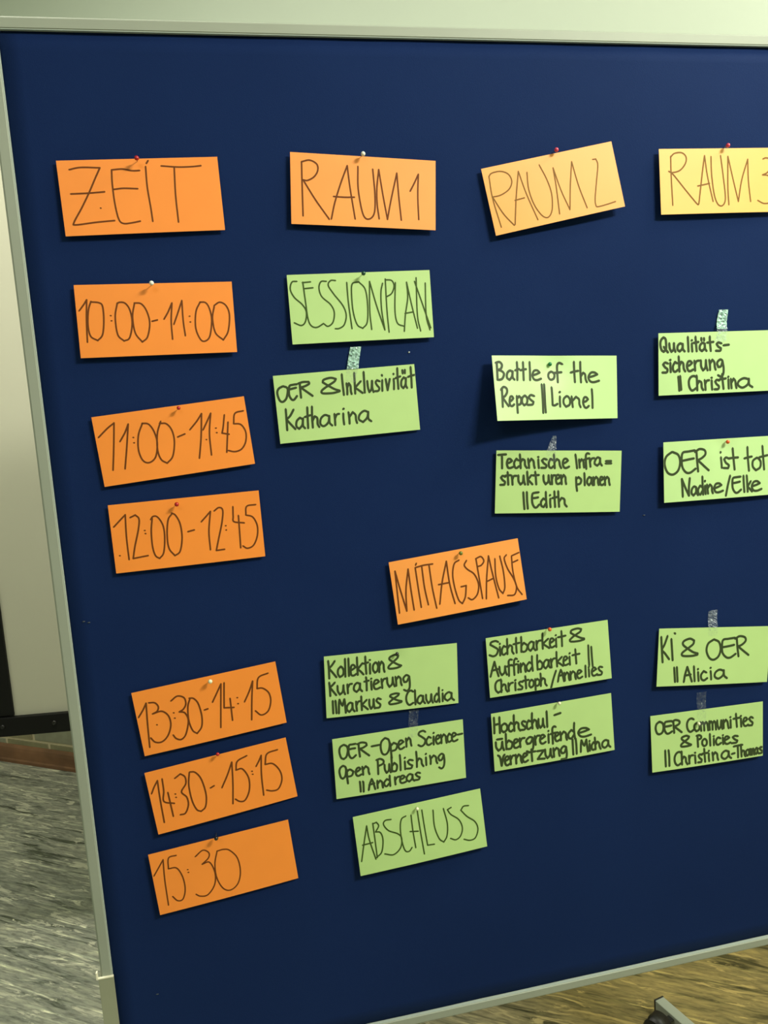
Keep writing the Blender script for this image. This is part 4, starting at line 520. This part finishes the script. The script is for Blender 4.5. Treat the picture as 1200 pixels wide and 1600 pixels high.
def depth_fn(key):
    q = CARDS[key][0]; a, b, c, d = [v*.001 for v in q[3:]]
    dip = DIP.get(key)
    bow = .0012 if key != 'BAT' else -.003
    def f(s, t):
        u = s/W+.5; v = .5-t/HH
        r = (a*(1-u)+b*u)*(1-v)+(d*(1-u)+c*u)*v + bow*(1-(2*u-1)**2)*v
        if dip: r += dip[0]*math.exp(-((s-dip[1])**2+(t-dip[2])**2)/dip[3]**2)
        return max(r, .0007)
    return f
for key, (q, strokes) in CARDS.items():
    m, label = INFO[key]; fn = depth_fn(key)
    NX, NZ = (72, 36) if key in DIP else (32, 16)
    bm = bmesh.new(); F, B = [], []
    for j in range(NZ+1):
        F.append([]); B.append([])
        for i in range(NX+1):
            x = -W/2+W*i/NX; z = -HH/2+HH*j/NZ; dd = fn(x, z)
            F[-1].append(bm.verts.new((x, -(dd+TH), z))); B[-1].append(bm.verts.new((x, -dd, z)))
    for j in range(NZ):
        for i in range(NX):
            bm.faces.new((F[j][i], F[j][i+1], F[j+1][i+1], F[j+1][i])); bm.faces.new((B[j][i+1], B[j][i], B[j+1][i], B[j+1][i+1]))
    for i in range(NX):
        for j in (0, NZ): bm.faces.new((F[j][i], F[j][i+1], B[j][i+1], B[j][i]))
    for j in range(NZ):
        for i in (0, NX): bm.faces.new((F[j][i], F[j+1][i], B[j+1][i], B[j][i]))
    col = 'orange' if key in FINE else 'green'
    card = from_bm('moderation_card', bm, m)
    for p in card.data.polygons: p.use_smooth = True
    card.data.set_sharp_from_angle(angle=math.radians(40))
    card.location = (q[0], -.0002, Z(q[1])); card.rotation_euler = (0, -q[2], 0)
    tag(card, label, 'card', 'orange cards on the pinboard' if col == 'orange' else 'green cards on the pinboard')
    ink = (INK_TL if key in ('R2', 'R3') else INK_T) if col == 'orange' else (INK_TG if key in ('SES', 'ABS') else INK_K)
    name = 'handwriting' if len(strokes) == 1 else 'handwritten_word'
    for w, polys in strokes:
        w *= (1.04 if key not in ('QUA', 'TOT', 'KI', 'COM') else .90) if len(strokes) > 1 else 1.15
        bm = bmesh.new(); k = 0
        for P in polys:
            for run in catmull(P) if len(P) > 1 else []:
                if isinstance(run, Vector): continue
                tiny = col == 'orange' and len(P) == 2 and (Vector(P[0])-Vector(P[1])).length < 16
                ribbon(bm, run, w*1e-4*(.88 if tiny else 1), fn, .00012+.00002*(k % 4)); k += 1
        hw = from_bm(name, bm, ink, card)

# ------------------------------------------------------------------ ball-headed pins
PCOL = {'red': (.42, .012, .012), 'white': (.78, .80, .68), 'pink': (.62, .05, .10), 'dark_green': (.012, .07, .045), 'green': (.01, .20, .06),
        'orange': (.75, .12, .02), 'olive': (.16, .19, .02), 'black': (.012, .012, .01), 'cream': (.82, .84, .55)}
PMAT = {k: simple('pin_' + k, v, rough=.22, spec=.6) for k, v in PCOL.items()}
WHERE = {'ZEIT': 'the ZEIT card', 'R1': 'the RAUM 1 card', 'R2': 'the RAUM 2 card', 'R3': 'the RAUM 3 card', '10': 'the 10:00-11:00 card',
         'SES': 'the SESSIONPLAN card', '11': 'the 11:00-11:45 card', '12': 'the 12:00-12:45 card', 'BAT': 'the Battle of the Repos card',
         'TOT': 'the OER ist tot card', 'MIT': 'the MITTAGSPAUSE card', 'KOL': 'the Kollektion card', 'SIC': 'the Sichtbarkeit card',
         'HOC': 'the Hochschul card', 'ABS': 'the ABSCHLUSS card', '13': 'the 13:30-14:15 card', '14': 'the 14:30-15:15 card',
         '15': 'the 15:30 card', 'COM': 'the OER Communities card, put in for a bright glint on its tape'}  # COM: an added pin standing in for a glint on the tape
for key, colr, hd, hole in PINS:
    h = Vector((hd[0], hd[1], Z(hd[2]))); e = Vector((hole[0], .004, Z(hole[1])))
    t = empty('ball_pin', (e.x, 0, e.z))
    tag(t, '%s ball-headed pin holding %s' % ({'R3': 'magenta'}.get(key, colr.replace('_', ' ')), WHERE[key]), 'pin', 'ball-headed pins in the pinboard')
    r = .0031 if key not in ('11', 'KOL', 'COM', 'HOC', 'ABS', '14') else .0026
    bm = bmesh.new(); bmesh.ops.create_uvsphere(bm, u_segments=20, v_segments=12, radius=r)
    d = (h-e).normalized(); M = Matrix.Translation(h-t.location)
    for v in bm.verts: v.co = M @ v.co
    cyl_bm(bm, h-t.location-d*(r+.0012), h-t.location-d*(r*.7), .0011, .0016, 12)
    from_bm('head', bm, PMAT[colr], t, True)
    bm = bmesh.new(); cyl_bm(bm, e-t.location, h-t.location-d*r*.8, .00042, .0005, 8); from_bm('needle', bm, STEEL, t, True)

# ------------------------------------------------------------------ strips of clear tape
TAPE_SHEEN = mat_tape('tape_painted_sheen', .10, .82, (.46, .74, .62), .40, .52); CLEAR = mat_tape('clear_tape', .04, .16, (.62, .72, .78), .40, .60, .9); FAINT = mat_tape('faint_tape', .015, .06, (.45, .52, .50), .4, .6, .4)  # first one: reflections on clear tape painted into colour and alpha
TL = {'INK': (TAPE_SHEEN, 'crumpled clear tape strip with painted green reflections above the OER & Inklusivitaet card'), 'QUA': (TAPE_SHEEN, 'crumpled clear tape strip with painted green reflections above the Qualitaetssicherung card'),
      'TEC': (CLEAR, 'clear tape twisted to a point above the Technische Infrastrukturen card'), 'KI': (CLEAR, 'crinkled clear tape strip above the KI & OER card'),
      'COM': (FAINT, 'clear tape strip running onto the OER Communities card'), 'OPE': (FAINT, 'faint clear tape strip above the Open Science card')}
random.seed(11)
for key, rows in TAPES.items():
    m, label = TL[key]; q = CARDS[key][0]; fn = depth_fn(key)
    def surf(x, z):
        s_, t_ = x-q[0], z-q[1]; c_, n_ = math.cos(q[2]), math.sin(q[2])
        a, b = s_*c_+t_*n_, -s_*n_+t_*c_
        if abs(a) <= W/2 and b <= HH/2: return fn(a, b)+TH+.0007, b
        return .0010, b
    n1 = 14; NXT = 6; bm = bmesh.new(); G_ = []
    zt, ze = rows[0][2], rows[2][2]
    crump = .0008 if m is not FAINT else .00025
    for j in range(n1*2+1):
        if j <= n1: f = j/n1; a, b = rows[0], rows[1]
        else: f = (j-n1)/n1; a, b = rows[1], rows[2]
        xl, xr, z = [a[k]*(1-f)+b[k]*f for k in range(3)]
        row = []
        for i in range(NXT+1):
            x = xl+(xr-xl)*i/NXT; y, bb = surf(x, z)
            top_d = fn(max(-W/2, min(W/2, x-q[0])), HH/2)+TH+.0007
            if bb > HH/2: y = max(.0012, top_d*max(0, 1-(bb-HH/2)/.016))     # bridges from the felt up to the card's edge
            y += abs(random.gauss(0, crump)) * (1.0 if bb > HH/2 else .12)
            row.append(bm.verts.new((x-q[0], -y, z-q[1])))
        G_.append(row)
    for j in range(len(G_)-1):
        for i in range(NXT): bm.faces.new((G_[j][i], G_[j][i+1], G_[j+1][i+1], G_[j+1][i]))
    bm.verts.ensure_lookup_table()
    strip = [(j*(NXT+1)+i, j*(NXT+1)+i+1, (j+1)*(NXT+1)+i+1, (j+1)*(NXT+1)+i) for j in range(n1*2) for i in range(NXT)]
    VV = [v.co.copy() for v in bm.verts]; bm.free()
    def piece(name, j0, j1, mm, parent=None):
        b2 = bmesh.new(); vs = [b2.verts.new(c) for c in VV]
        for f in strip[j0*NXT:j1*NXT]: b2.faces.new([vs[k] for k in f])
        bmesh.ops.delete(b2, geom=[v for v in b2.verts if not v.link_faces], context='VERTS')
        bmesh.ops.solidify(b2, geom=b2.faces[:], thickness=.00008)
        return from_bm(name, b2, mm, parent)
    o = piece('tape_strip', 0, n1, m); o.location = (q[0], 0, Z(q[1]))
    tag(o, label, 'tape', 'strips of tape on the pinboard')
    piece('tape_end', n1, 2*n1, CLEAR if key == 'QUA' else FAINT, o)
